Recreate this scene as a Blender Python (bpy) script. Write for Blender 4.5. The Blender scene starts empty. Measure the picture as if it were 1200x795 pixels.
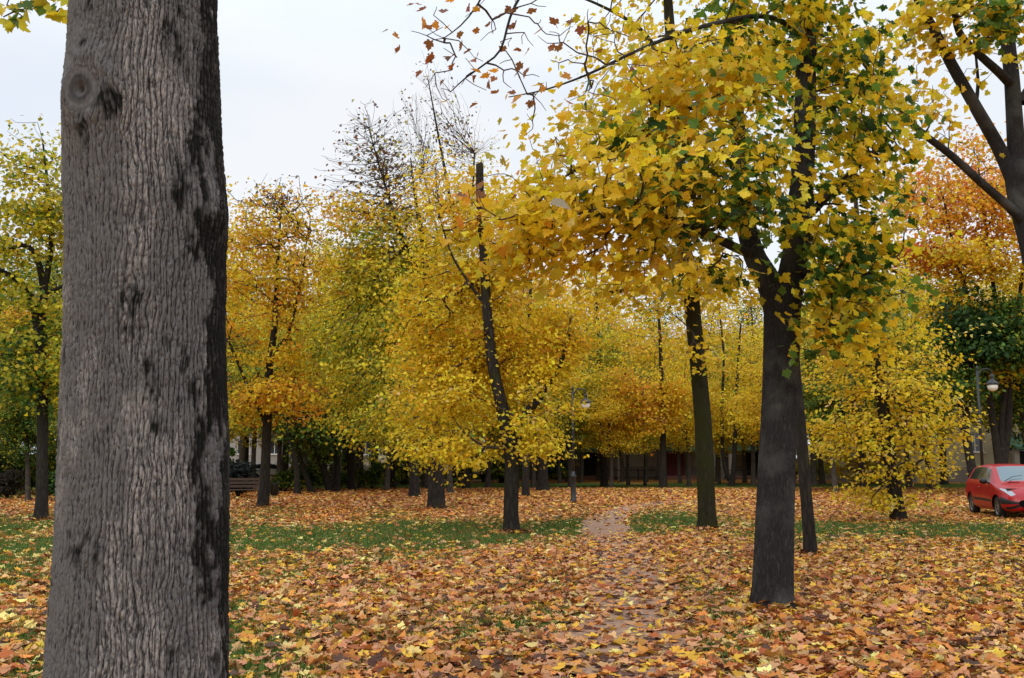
import bpy, bmesh, math
import numpy as np
from mathutils import Vector, Matrix

R = np.random.default_rng(11)
SC = bpy.context.scene
COL = SC.collection

# ------------------------------------------------------------------ camera
EYE, F, CX, CY, HOR = 1.6, 1177.0, 600.0, 397.5, 540.0
PIT = math.atan((HOR - CY) / F)
cam_d = bpy.data.cameras.new('camera')
cam = bpy.data.objects.new('camera', cam_d)
COL.objects.link(cam)
cam.location = (0, 0, EYE)
cam.rotation_euler = (math.pi / 2 + PIT, 0, 0)
cam_d.sensor_width = 36.0
cam_d.lens = 36.0 * F / 1200.0
cam_d.clip_end = 5000
cam_d.clip_start = 0.05
SC.camera = cam


def at(px, py, Y):
    """world point seen at photo pixel px,py at distance Y in front of the camera"""
    f = np.array([0, math.cos(PIT), math.sin(PIT)])
    u = np.array([0, -math.sin(PIT), math.cos(PIT)])
    d = F * f + (px - CX) * np.array([1.0, 0, 0]) + (CY - py) * u
    d = d * (Y / d[1])
    return np.array([d[0], d[1], EYE + d[2]])


def ground(px, py):
    f = np.array([0, math.cos(PIT), math.sin(PIT)])
    u = np.array([0, -math.sin(PIT), math.cos(PIT)])
    d = F * f + (px - CX) * np.array([1.0, 0, 0]) + (CY - py) * u
    t = -EYE / d[2]
    return np.array([d[0] * t, d[1] * t, 0.0])


# ------------------------------------------------------------------ helpers
def lin(c):
    c = np.asarray(c, float) / 255.0
    return np.where(c <= 0.04045, c / 12.92, ((c + 0.055) / 1.055) ** 2.4)


def tag(o, label=None, cat=None, group=None, kind=None):
    if label: o['label'] = label
    if cat: o['category'] = cat
    if group: o['group'] = group
    if kind: o['kind'] = kind
    return o


def empty(name, loc, label, cat, group=None, rz=0.0):
    o = bpy.data.objects.new(name, None)
    o.empty_display_size = 0.3
    COL.objects.link(o)
    o.location = loc
    o.rotation_euler = (0, 0, rz)
    return tag(o, label, cat, group)


def link(name, me, mats, parent=None):
    o = bpy.data.objects.new(name, me)
    for m in (mats if isinstance(mats, (list, tuple)) else [mats]):
        me.materials.append(m)
    COL.objects.link(o)
    if parent is not None:
        o.parent = parent
    return o


def mesh_np(name, V, faces, smooth=False):
    """V (n,3); faces: list of int arrays (m,k)"""
    me = bpy.data.meshes.new(name)
    V = np.ascontiguousarray(V, dtype=np.float32)
    me.vertices.add(len(V))
    me.vertices.foreach_set('co', V.ravel())
    starts, idx, off = [], [], 0
    for f in faces:
        f = np.asarray(f, dtype=np.int32)
        m, k = f.shape
        starts.append(off + np.arange(m, dtype=np.int32) * k)
        idx.append(f.ravel())
        off += m * k
    idx = np.concatenate(idx); starts = np.concatenate(starts)
    me.loops.add(len(idx))
    me.loops.foreach_set('vertex_index', idx)
    me.polygons.add(len(starts))
    me.polygons.foreach_set('loop_start', starts)
    me.polygons.foreach_set('use_smooth', np.full(len(starts), bool(smooth)))
    me.update(calc_edges=True)
    return me


def set_color(me, name, C):
    a = me.attributes.new(name, 'FLOAT_COLOR', 'POINT')
    C = np.asarray(C, dtype=np.float32)
    if C.shape[1] == 3:
        C = np.concatenate([C, np.ones((len(C), 1), np.float32)], 1)
    a.data.foreach_set('color', np.ascontiguousarray(C).ravel())


def set_float(me, name, A):
    a = me.attributes.new(name, 'FLOAT', 'POINT')
    a.data.foreach_set('value', np.ascontiguousarray(A, dtype=np.float32).ravel())


class MB:
    """collects boxes and lathes into one mesh"""
    def __init__(s): s.V, s.Fc, s.n = [], [], 0

    def add(s, V, faces):
        s.V.append(np.asarray(V, float))
        for f in faces:
            s.Fc.append(np.asarray(f, int) + s.n)
        s.n += len(V)
        return s

    def box(s, x0, x1, y0, y1, z0, z1, b=0.0):
        V = [(x, y, z) for z in (z0, z1) for y in (y0, y1) for x in (x0, x1)]
        f = np.array([[0, 2, 3, 1], [4, 5, 7, 6], [0, 1, 5, 4], [2, 6, 7, 3], [0, 4, 6, 2], [1, 3, 7, 5]])
        return s.add(V, [f])

    def lathe(s, prof, n=16, c=(0, 0, 0), axis='z'):
        prof = np.asarray(prof, float); m = len(prof)
        th = np.linspace(0, 2 * np.pi, n, endpoint=False)
        r = prof[:, 0][:, None]; z = prof[:, 1][:, None]
        X = r * np.cos(th); Yv = r * np.sin(th); Z = z + 0 * th
        P = {'z': (X, Yv, Z), 'y': (X, Z, Yv), 'x': (Z, X, Yv)}[axis]
        V = np.stack(P, -1).reshape(-1, 3) + np.array(c)
        i = np.arange(m - 1)[:, None] * n; j = np.arange(n)[None]; j2 = (j + 1) % n
        f = np.stack([i + j, i + j2, i + n + j2, i + n + j], -1).reshape(-1, 4)
        return s.add(V, [f])

    def tube(s, pts, rad, n=10):
        V, f = tube_grid(np.asarray(pts, float), np.asarray(rad, float), n)
        return s.add(V, f)

    def build(s, name, mat, parent=None, smooth=False, bevel=0.0):
        by = {}
        for f in s.Fc: by.setdefault(f.shape[1], []).append(f)
        me = mesh_np(name, np.concatenate(s.V), [np.concatenate(v) for v in by.values()], smooth)
        o = link(name, me, mat, parent)
        if bevel:
            md = o.modifiers.new('bevel', 'BEVEL'); md.width = bevel; md.segments = 2
        return o


def frames(P):
    T = np.gradient(P, axis=0)
    T /= np.linalg.norm(T, axis=1)[:, None] + 1e-9
    ref = np.where(np.abs(T[:, 1:2]) > 0.92, np.array([[1.0, 0, 0]]), np.array([[0, 1.0, 0]]))
    if np.mean(np.abs(T[:, 1])) > 0.6:
        ref = np.tile(np.array([[0, 0, 1.0]]), (len(P), 1))
    else:
        ref = np.tile(np.array([[0, -1.0, 0]]), (len(P), 1))
    A = np.cross(ref, T); A /= np.linalg.norm(A, axis=1)[:, None] + 1e-9
    B = np.cross(T, A)
    return T, A, B


def tube_grid(P, rad, n):
    T, A, B = frames(P)
    th = np.linspace(0, 2 * np.pi, n, endpoint=False)
    V = P[:, None] + rad[:, None, None] * (np.cos(th)[None, :, None] * A[:, None] + np.sin(th)[None, :, None] * B[:, None])
    m = len(P)
    V = V.reshape(-1, 3)
    i = np.arange(m - 1)[:, None] * n; j = np.arange(n)[None]; j2 = (j + 1) % n
    f = [np.stack([i + j, i + j2, i + n + j2, i + n + j], -1).reshape(-1, 4)]
    f.append(np.arange(n)[None, ::-1].copy())
    f.append(((m - 1) * n + np.arange(n))[None])
    return V, f


def resample(P, rad, step):
    """Catmull-Rom through the control points, then even steps"""
    P = np.asarray(P, float); rad = np.asarray(rad, float)
    Q = np.vstack([2 * P[0] - P[1], P, 2 * P[-1] - P[-2]])
    out, ro = [], []
    for i in range(len(P) - 1):
        L = np.linalg.norm(P[i + 1] - P[i]); k = max(2, int(L / step))
        t = np.linspace(0, 1, k, endpoint=False)[:, None]
        a, b, c, d = Q[i], Q[i + 1], Q[i + 2], Q[i + 3]
        out.append(0.5 * (2 * b + (c - a) * t + (2 * a - 5 * b + 4 * c - d) * t ** 2 + (3 * b - a - 3 * c + d) * t ** 3))
        ro.append(rad[i] + (rad[i + 1] - rad[i]) * t[:, 0])
    out.append(P[-1:]); ro.append(rad[-1:])
    return np.vstack(out), np.concatenate(ro)


def vnoise(x, y, seed=0):
    """smooth value noise on 2D arrays, 0..1"""
    xi = np.floor(x).astype(np.int64); yi = np.floor(y).astype(np.int64)
    fx = x - xi; fy = y - yi
    fx = fx * fx * (3 - 2 * fx); fy = fy * fy * (3 - 2 * fy)
    def h(a, b):
        n = (a * 374761393 + b * 668265263 + seed * 1442695041) & 0xffffffff
        n = ((n ^ (n >> 13)) * 1274126177) & 0xffffffff
        return ((n ^ (n >> 16)) & 0xffff) / 65535.0
    return ((h(xi, yi) * (1 - fx) + h(xi + 1, yi) * fx) * (1 - fy) + (h(xi, yi + 1) * (1 - fx) + h(xi + 1, yi + 1) * fx) * fy)


def fbm(x, y, seed=0, o=4):
    s, a, t = 0, 1.0, 0
    for k in range(o):
        s = s + a * vnoise(x * 2 ** k, y * 2 ** k, seed + 17 * k); t += a; a *= 0.5
    return s / t


def pnoise(x, y, per, seed=0):
    xi = np.floor(x).astype(np.int64); yi = np.floor(y).astype(np.int64)
    fx = x - xi; fy = y - yi
    fx = fx * fx * (3 - 2 * fx); fy = fy * fy * (3 - 2 * fy)
    def h(a, b):
        n = (np.mod(a, per) * 374761393 + b * 668265263 + seed * 1442695041) & 0xffffffff
        n = ((n ^ (n >> 13)) * 1274126177) & 0xffffffff
        return ((n ^ (n >> 16)) & 0xffff) / 65535.0
    return ((h(xi, yi) * (1 - fx) + h(xi + 1, yi) * fx) * (1 - fy) + (h(xi, yi + 1) * (1 - fx) + h(xi + 1, yi + 1) * fx) * fy)


def fissure(u, v, per, seed, wd=.07):
    """0 in a crack, 1 on a ridge: long wavy cracks that run along v and join"""
    n = .68 * pnoise(u, v, per, seed) + .32 * pnoise(u * 2, v * 2.3, per * 2, seed + 3)
    return 1 - np.exp(-((n - .5) / wd) ** 2)


def cells(x, y, px, seed=0):
    """F2-F1 of a jittered grid that wraps every px cells in x"""
    xi = np.floor(x).astype(np.int64); yi = np.floor(y).astype(np.int64)
    d1 = np.full(x.shape, 9.0); d2 = np.full(x.shape, 9.0); idv = np.zeros(x.shape)
    def h(a, b, s):
        n = (a * 374761393 + b * 668265263 + (seed + s) * 1442695041) & 0xffffffff
        n = ((n ^ (n >> 13)) * 1274126177) & 0xffffffff
        return ((n ^ (n >> 16)) & 0xffff) / 65535.0
    for dx in (-1, 0, 1):
        for dy in (-1, 0, 1):
            cx = xi + dx; cy = yi + dy; w = np.mod(cx, px)
            qx = cx + h(w, cy, 1); qy = cy + h(w, cy, 2)
            d = np.hypot(qx - x, qy - y)
            c = d < d1
            d2 = np.where(c, d1, np.minimum(d2, d)); idv = np.where(c, h(w, cy, 3), idv)
            d1 = np.where(c, d, d1)
    return d2 - d1, idv


# ------------------------------------------------------------------ materials
def new_mat(name):
    m = bpy.data.materials.new(name); m.use_nodes = True
    nt = m.node_tree
    for n in list(nt.nodes): nt.nodes.remove(n)
    out = nt.nodes.new('ShaderNodeOutputMaterial')
    return m, nt, out


def N(nt, t, **kw):
    n = nt.nodes.new(t)
    for k, v in kw.items():
        if k.startswith('i_'):
            n.inputs[k[2:].replace('_', ' ')].default_value = v
        else:
            setattr(n, k, v)
    return n


def ramp(nt, stops, interp='LINEAR'):
    r = nt.nodes.new('ShaderNodeValToRGB'); r.color_ramp.interpolation = interp
    e = r.color_ramp.elements
    while len(e) < len(stops): e.new(0.5)
    for s, (p, c) in zip(e, stops):
        s.position = p
        c = tuple(c)
        s.color = c if len(c) == 4 else c + (1,)
    return r


def plain(name, rgb, rough=0.6, metal=0.0, spec=0.4, coat=0.0, var=0.0, scale=8.0):
    m, nt, out = new_mat(name)
    b = N(nt, 'ShaderNodeBsdfPrincipled'); c = tuple(lin(rgb))
    b.inputs['Roughness'].default_value = rough
    b.inputs['Metallic'].default_value = metal
    b.inputs['Specular IOR Level'].default_value = spec
    b.inputs['Coat Weight'].default_value = coat
    b.inputs['Coat Roughness'].default_value = 0.05
    if var:
        tc = N(nt, 'ShaderNodeTexCoord'); no = N(nt, 'ShaderNodeTexNoise')
        no.inputs['Scale'].default_value = scale; no.inputs['Detail'].default_value = 6
        nt.links.new(tc.outputs['Object'], no.inputs['Vector'])
        r = ramp(nt, [(0.3, tuple(np.array(c) * (1 - var))), (0.7, tuple(np.minimum(1, np.array(c) * (1 + var))))])
        nt.links.new(no.outputs['Fac'], r.inputs[0]); nt.links.new(r.outputs[0], b.inputs['Base Color'])
    else:
        b.inputs['Base Color'].default_value = c + (1,)
    nt.links.new(b.outputs[0], out.inputs[0])
    return m


def leaf_mat(name, trans=0.46, rough=0.45, spec=0.25):
    m, nt, out = new_mat(name)
    a = N(nt, 'ShaderNodeAttribute', attribute_name='tint')
    b = N(nt, 'ShaderNodeBsdfPrincipled')
    b.inputs['Roughness'].default_value = rough
    b.inputs['Specular IOR Level'].default_value = spec
    tr = N(nt, 'ShaderNodeBsdfTranslucent')
    mx = N(nt, 'ShaderNodeMixShader'); mx.inputs[0].default_value = trans
    nt.links.new(a.outputs['Color'], b.inputs['Base Color'])
    nt.links.new(a.outputs['Color'], tr.inputs['Color'])
    nt.links.new(b.outputs[0], mx.inputs[1]); nt.links.new(tr.outputs[0], mx.inputs[2])
    nt.links.new(mx.outputs[0], out.inputs[0])
    return m


def bark_mat(name, dark, light, scale=14.0, moss=None, mossamt=0.5, bump=0.6, stretch=0.22):
    m, nt, out = new_mat(name)
    tc = N(nt, 'ShaderNodeTexCoord')
    mp = N(nt, 'ShaderNodeMapping'); mp.inputs['Scale'].default_value = (1, 1, stretch)
    nt.links.new(tc.outputs['Object'], mp.inputs['Vector'])
    v = N(nt, 'ShaderNodeTexVoronoi', feature='DISTANCE_TO_EDGE'); v.inputs['Scale'].default_value = scale
    n1 = N(nt, 'ShaderNodeTexNoise'); n1.inputs['Scale'].default_value = scale * 0.8; n1.inputs['Detail'].default_value = 8
    n1.inputs['Roughness'].default_value = 0.7
    nt.links.new(mp.outputs[0], n1.inputs['Vector'])
    wm = N(nt, 'ShaderNodeVectorMath', operation='MULTIPLY_ADD')
    wm.inputs[1].default_value = (0.12, 0.12, 0.12)
    nt.links.new(n1.outputs['Color'], wm.inputs[0]); nt.links.new(mp.outputs[0], wm.inputs[2])
    nt.links.new(wm.outputs[0], v.inputs['Vector'])
    n2 = N(nt, 'ShaderNodeTexNoise'); n2.inputs['Scale'].default_value = 3.0; n2.inputs['Detail'].default_value = 6
    nt.links.new(tc.outputs['Object'], n2.inputs['Vector'])
    h = N(nt, 'ShaderNodeMath', operation='MULTIPLY_ADD'); h.use_clamp = True
    h.inputs[1].default_value = 2.6
    n1s = N(nt, 'ShaderNodeMath', operation='MULTIPLY'); n1s.inputs[1].default_value = 0.45
    nt.links.new(n1.outputs['Fac'], n1s.inputs[0])
    nt.links.new(v.outputs['Distance'], h.inputs[0]); nt.links.new(n1s.outputs[0], h.inputs[2])
    rc = ramp(nt, [(0.1, tuple(lin(dark))), (0.9, tuple(lin(light)))])
    mix = N(nt, 'ShaderNodeMath', operation='MULTIPLY_ADD'); mix.inputs[1].default_value = 0.55
    n2s = N(nt, 'ShaderNodeMath', operation='MULTIPLY'); n2s.inputs[1].default_value = 0.5
    nt.links.new(n2.outputs['Fac'], n2s.inputs[0])
    nt.links.new(h.outputs[0], mix.inputs[0]); nt.links.new(n2s.outputs[0], mix.inputs[2])
    nt.links.new(mix.outputs[0], rc.inputs[0])
    col = rc.outputs[0]
    if moss is not None:
        n3 = N(nt, 'ShaderNodeTexNoise'); n3.inputs['Scale'].default_value = 2.2; n3.inputs['Detail'].default_value = 8
        nt.links.new(tc.outputs['Object'], n3.inputs['Vector'])
        r3 = ramp(nt, [(1 - mossamt - 0.08, (0, 0, 0)), (1 - mossamt + 0.12, (1, 1, 1))])
        nt.links.new(n3.outputs['Fac'], r3.inputs[0])
        mc = N(nt, 'ShaderNodeMixRGB'); mc.inputs[2].default_value = tuple(lin(moss)) + (1,)
        nt.links.new(r3.outputs[0], mc.inputs[0]); nt.links.new(col, mc.inputs[1]); col = mc.outputs[0]
    b = N(nt, 'ShaderNodeBsdfPrincipled'); b.inputs['Roughness'].default_value = 0.9
    b.inputs['Specular IOR Level'].default_value = 0.15
    nt.links.new(col, b.inputs['Base Color'])
    bp = N(nt, 'ShaderNodeBump'); bp.inputs['Strength'].default_value = bump; bp.inputs['Distance'].default_value = 0.03
    nt.links.new(h.outputs[0], bp.inputs['Height']); nt.links.new(bp.outputs[0], b.inputs['Normal'])
    nt.links.new(b.outputs[0], out.inputs[0])
    return m


M_LEAF = leaf_mat('leaf_blade')
M_LITTER = leaf_mat('fallen_leaf', trans=0.12, rough=0.6, spec=0.2)
M_BARK = bark_mat('bark_brown', (20, 18, 17), (62, 56, 51), moss=(52, 52, 26), mossamt=0.38)
M_BARK_GREY = bark_mat('bark_grey', (22, 21, 21), (68, 65, 64), scale=34, moss=(86, 86, 82), mossamt=0.43)
M_BARK_MOSS = bark_mat('bark_mossy', (20, 18, 13), (58, 52, 36), moss=(44, 44, 18), mossamt=0.54)
M_BARK_FAR = bark_mat('bark_greyish', (44, 40, 37), (98, 90, 82), scale=8)
M_TWIG = plain('twig', (74, 62, 56), 0.85, spec=0.2, var=0.2)

# ------------------------------------------------------------------ leaves
def half(pts):
    return np.array(pts, float)

MAPLE = half([(0, 0), (0.16, -0.15), (0.38, -0.14), (0.37, 0.03), (0.56, 0.13), (0.66, 0.40), (0.52, 0.43), (0.33, 0.45), (0.37, 0.66), (0.20, 0.73), (0, 1.0)])
MAPLE_B = half([(0, 0), (0.34, -0.16), (0.37, 0.05), (0.62, 0.38), (0.34, 0.44), (0.32, 0.68), (0, 1.0)])
OVATE = half([(0, 0), (0.36, 0.12), (0.40, 0.50), (0, 1.0)])
DIAM = None


def leaf_mesh(name, P, Nn, T, S, C, lod, rng, fold=0.3, curl=0.38):
    """P centre points, Nn normals, T tip directions, S sizes, C linear colours"""
    T = T - Nn * np.sum(T * Nn, 1)[:, None]
    T /= np.linalg.norm(T, axis=1)[:, None] + 1e-9
    X = np.cross(T, Nn)
    n = len(P)
    if lod == 2:
        tpl = np.array([(0, -0.5, 0), (0.42, 0.0, 0), (0, 0.55, 0), (-0.42, 0.02, 0)])
        faces = [np.array([[0, 1, 2, 3]])]
    else:
        hp = {0: MAPLE, 3: MAPLE_B, 1: OVATE}[lod]
        k = len(hp)
        r = hp.copy(); l = hp[1:-1][::-1].copy(); l[:, 0] *= -1
        tpl = np.concatenate([r, l]); tpl[:, 1] -= 0.4
        tpl = np.concatenate([tpl, np.zeros((len(tpl), 1))], 1)
        m = len(tpl)
        faces = [np.array([list(range(k))]), np.array([[k - 1] + list(range(k, m)) + [0]])]
    m = len(tpl)
    fo = fold * rng.uniform(-0.4, 1.6, n)[:, None]; cu = curl * rng.uniform(-1, 1.2, n)[:, None]
    asp = rng.uniform(0.72, 1.12, n)[:, None]
    x = tpl[:, 0][None] * asp; y = tpl[:, 1][None] + 0 * x
    z = fo * np.abs(x) - cu * y * y * 1.2
    V = P[:, None] + S[:, None, None] * (x[..., None] * X[:, None] + y[..., None] * T[:, None] + z[..., None] * Nn[:, None])
    off = (np.arange(n) * m)[:, None]
    me = mesh_np(name, V.reshape(-1, 3), [(off[:, :, None] + f[None]).reshape(-1, f.shape[1]) for f in faces])
    set_color(me, 'tint', np.repeat(C, m, axis=0))
    return me


YEL, GOLD, OLV, LIM = (244, 212, 50), (238, 196, 46), (184, 174, 50), (212, 200, 58)
GRN, DGR, ORG, RED = (100, 132, 48), (50, 82, 36), (238, 162, 52), (226, 112, 66)
BRN, RUS, PAL, DUL = (150, 96, 54), (172, 98, 46), (232, 208, 118), (112, 98, 88)


def pick(pal, n, rng, jit=0.16):
    cols = np.array([lin(c) for c, w in pal]); w = np.array([w for c, w in pal], float)
    i = rng.choice(len(pal), n, p=w / w.sum())
    C = cols[i] * 0.9
    return np.clip(C * (1 + rng.normal(0, jit, (n, 1))) * (1 + rng.normal(0, 0.06, (n, 3))), 0.004, 0.9)


# ------------------------------------------------------------------ trees
def grow(BP, BL, tips, bf, rng):
    """minimum-cost tree: joins every tip to the boles or to another tip"""
    nb, nt = len(BP), len(tips)
    pos = np.concatenate([BP, tips]); pl = np.concatenate([BL, np.zeros(nt)])
    par = np.full(nb + nt, -1)
    D = np.linalg.norm(tips[:, None] - BP[None], axis=2)
    rise = np.maximum(0, BP[None, :, 2] - tips[:, None, 2])
    cost = D + bf * BL[None] + 0.7 * rise
    bp = np.argmin(cost, 1); bc = cost[np.arange(nt), bp]
    done = np.zeros(nt, bool); order = []
    for _ in range(nt):
        i = int(np.argmin(np.where(done, 1e9, bc)))
        done[i] = True; j = nb + i; par[j] = bp[i]
        L = np.linalg.norm(pos[j] - pos[par[j]])
        pl[j] = pl[par[j]] + L; order.append(j)
        d = np.linalg.norm(tips - pos[j], axis=1)
        c = d + bf * pl[j] + 0.3 * np.maximum(0, pos[j, 2] - tips[:, 2])
        m = (~done) & (c < bc)
        bc[m] = c[m]; bp[m] = j
    return pos, par, order


def prism(P0, P1, R0, R1, k):
    T = P1 - P0; T /= np.linalg.norm(T, axis=1)[:, None] + 1e-9
    ref = np.where(np.abs(T[:, 2:3]) > 0.9, np.array([[1.0, 0, 0]]), np.array([[0, 0, 1.0]]))
    A = np.cross(T, ref); A /= np.linalg.norm(A, axis=1)[:, None] + 1e-9
    B = np.cross(T, A)
    th = np.linspace(0, 2 * np.pi, k, endpoint=False)
    c = np.cos(th)[None, :, None]; s = np.sin(th)[None, :, None]
    dirs = c * A[:, None] + s * B[:, None]
    V = np.concatenate([P0[:, None] + R0[:, None, None] * dirs, P1[:, None] + R1[:, None, None] * dirs], 1)
    n = len(P0); j = np.arange(k); j2 = (j + 1) % k
    f = np.stack([j, j2, k + j2, k + j], -1)
    return V.reshape(-1, 3), (np.arange(n)[:, None, None] * 2 * k + f[None]).reshape(-1, 4)


def join_meshes(name, a, b):
    """twigs (material 0) and leaves (material 1) in one mesh"""
    nv, nl, npoly = len(a.vertices), len(a.loops), len(a.polygons)
    def get(m):
        v = np.empty(len(m.vertices) * 3, np.float32); m.vertices.foreach_get('co', v)
        l = np.empty(len(m.loops), np.int32); m.loops.foreach_get('vertex_index', l)
        p = np.empty(len(m.polygons), np.int32); m.polygons.foreach_get('loop_start', p)
        return v, l, p
    va, la, pa = get(a); vb, lb, pb = get(b)
    cb = np.empty(len(b.vertices) * 4, np.float32); b.attributes['tint'].data.foreach_get('color', cb)
    me = bpy.data.meshes.new(name)
    me.vertices.add((len(va) + len(vb)) // 3); me.vertices.foreach_set('co', np.concatenate([va, vb]))
    me.loops.add(len(la) + len(lb)); me.loops.foreach_set('vertex_index', np.concatenate([la, lb + nv]))
    me.polygons.add(len(pa) + len(pb)); me.polygons.foreach_set('loop_start', np.concatenate([pa, pb + nl]))
    me.polygons.foreach_set('use_smooth', np.zeros(len(pa) + len(pb), dtype=bool))
    me.polygons.foreach_set('material_index', np.concatenate([np.zeros(len(pa), np.int32), np.ones(len(pb), np.int32)]))
    me.update(calc_edges=True)
    t = me.attributes.new('tint', 'FLOAT_COLOR', 'POINT')
    t.data.foreach_set('color', np.concatenate([np.ones(nv * 4, np.float32) * .2, cb]))
    bpy.data.meshes.remove(a); bpy.data.meshes.remove(b)
    return me


def bole_mesh(name, P, rad, base, mat, parent, rng, nu=18, flare=0.0, cut=False, detail=None):
    """a trunk or limb with uneven section; detail=(cell width, cell height, depth) carves bark plates"""
    step = 0.12 if detail is None else detail[3]
    Q, r = resample(P, rad, step)
    Q = Q - base
    m = len(Q)
    T, A, B = frames(Q)
    th = np.linspace(0, 2 * np.pi, nu, endpoint=False)[None]
    s = np.concatenate([[0], np.cumsum(np.linalg.norm(np.diff(Q, axis=0), axis=1))])[:, None]
    rr = r[:, None] * (1 + 0.10 * (fbm(np.cos(th) * 1.3 + 7, s * 0.8 + np.sin(th) * 1.3, int(rng.integers(1e6))) - 0.5) * 2)
    if flare:
        rr = rr * (1 + flare * np.exp(-s / 0.22) * (1 + 0.45 * np.cos(5 * th + rng.uniform(0, 6)) + 0.3 * np.cos(3 * th + rng.uniform(0, 6))))
    ridge = None
    if detail is not None:
        cw, chh, amp = detail[:3]
        ncell = max(6, int(2 * np.pi * np.mean(r) / cw))
        u = th / (2 * np.pi) * ncell + 0 * s; v = s / chh + 0 * th
        u = u + 1.2 * (fbm(u * 0.35, v * 1.1, 3) - 0.5); v = v + 0.9 * (fbm(u * 0.6, v * 0.7, 9) - 0.5)
        ridge = .65 * fissure(u, v, ncell, 5) + .35 * fissure(u * 2, v * 1.7, ncell * 2, 8)
        rr = rr + amp * (ridge - 0.5) + amp * 0.5 * (fbm(u * 2.5, v * 3, 21) - 0.5)
    V = Q[:, None] + rr[..., None] * (np.cos(th)[..., None] * A[:, None] + np.sin(th)[..., None] * B[:, None])
    if cut:
        V[-1] += (rng.normal(0, 0.05, (nu, 1)) + 0.03) * T[-1]
    i = np.arange(m - 1)[:, None] * nu; j = np.arange(nu)[None]; j2 = (j + 1) % nu
    f = [np.stack([i + j, i + j2, i + nu + j2, i + nu + j], -1).reshape(-1, 4), (m - 1) * nu + np.arange(nu)[None]]
    me = mesh_np(name, V.reshape(-1, 3), f, True)
    if ridge is not None: set_float(me, 'ridge', ridge)
    return link(name, me, mat, parent)


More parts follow.
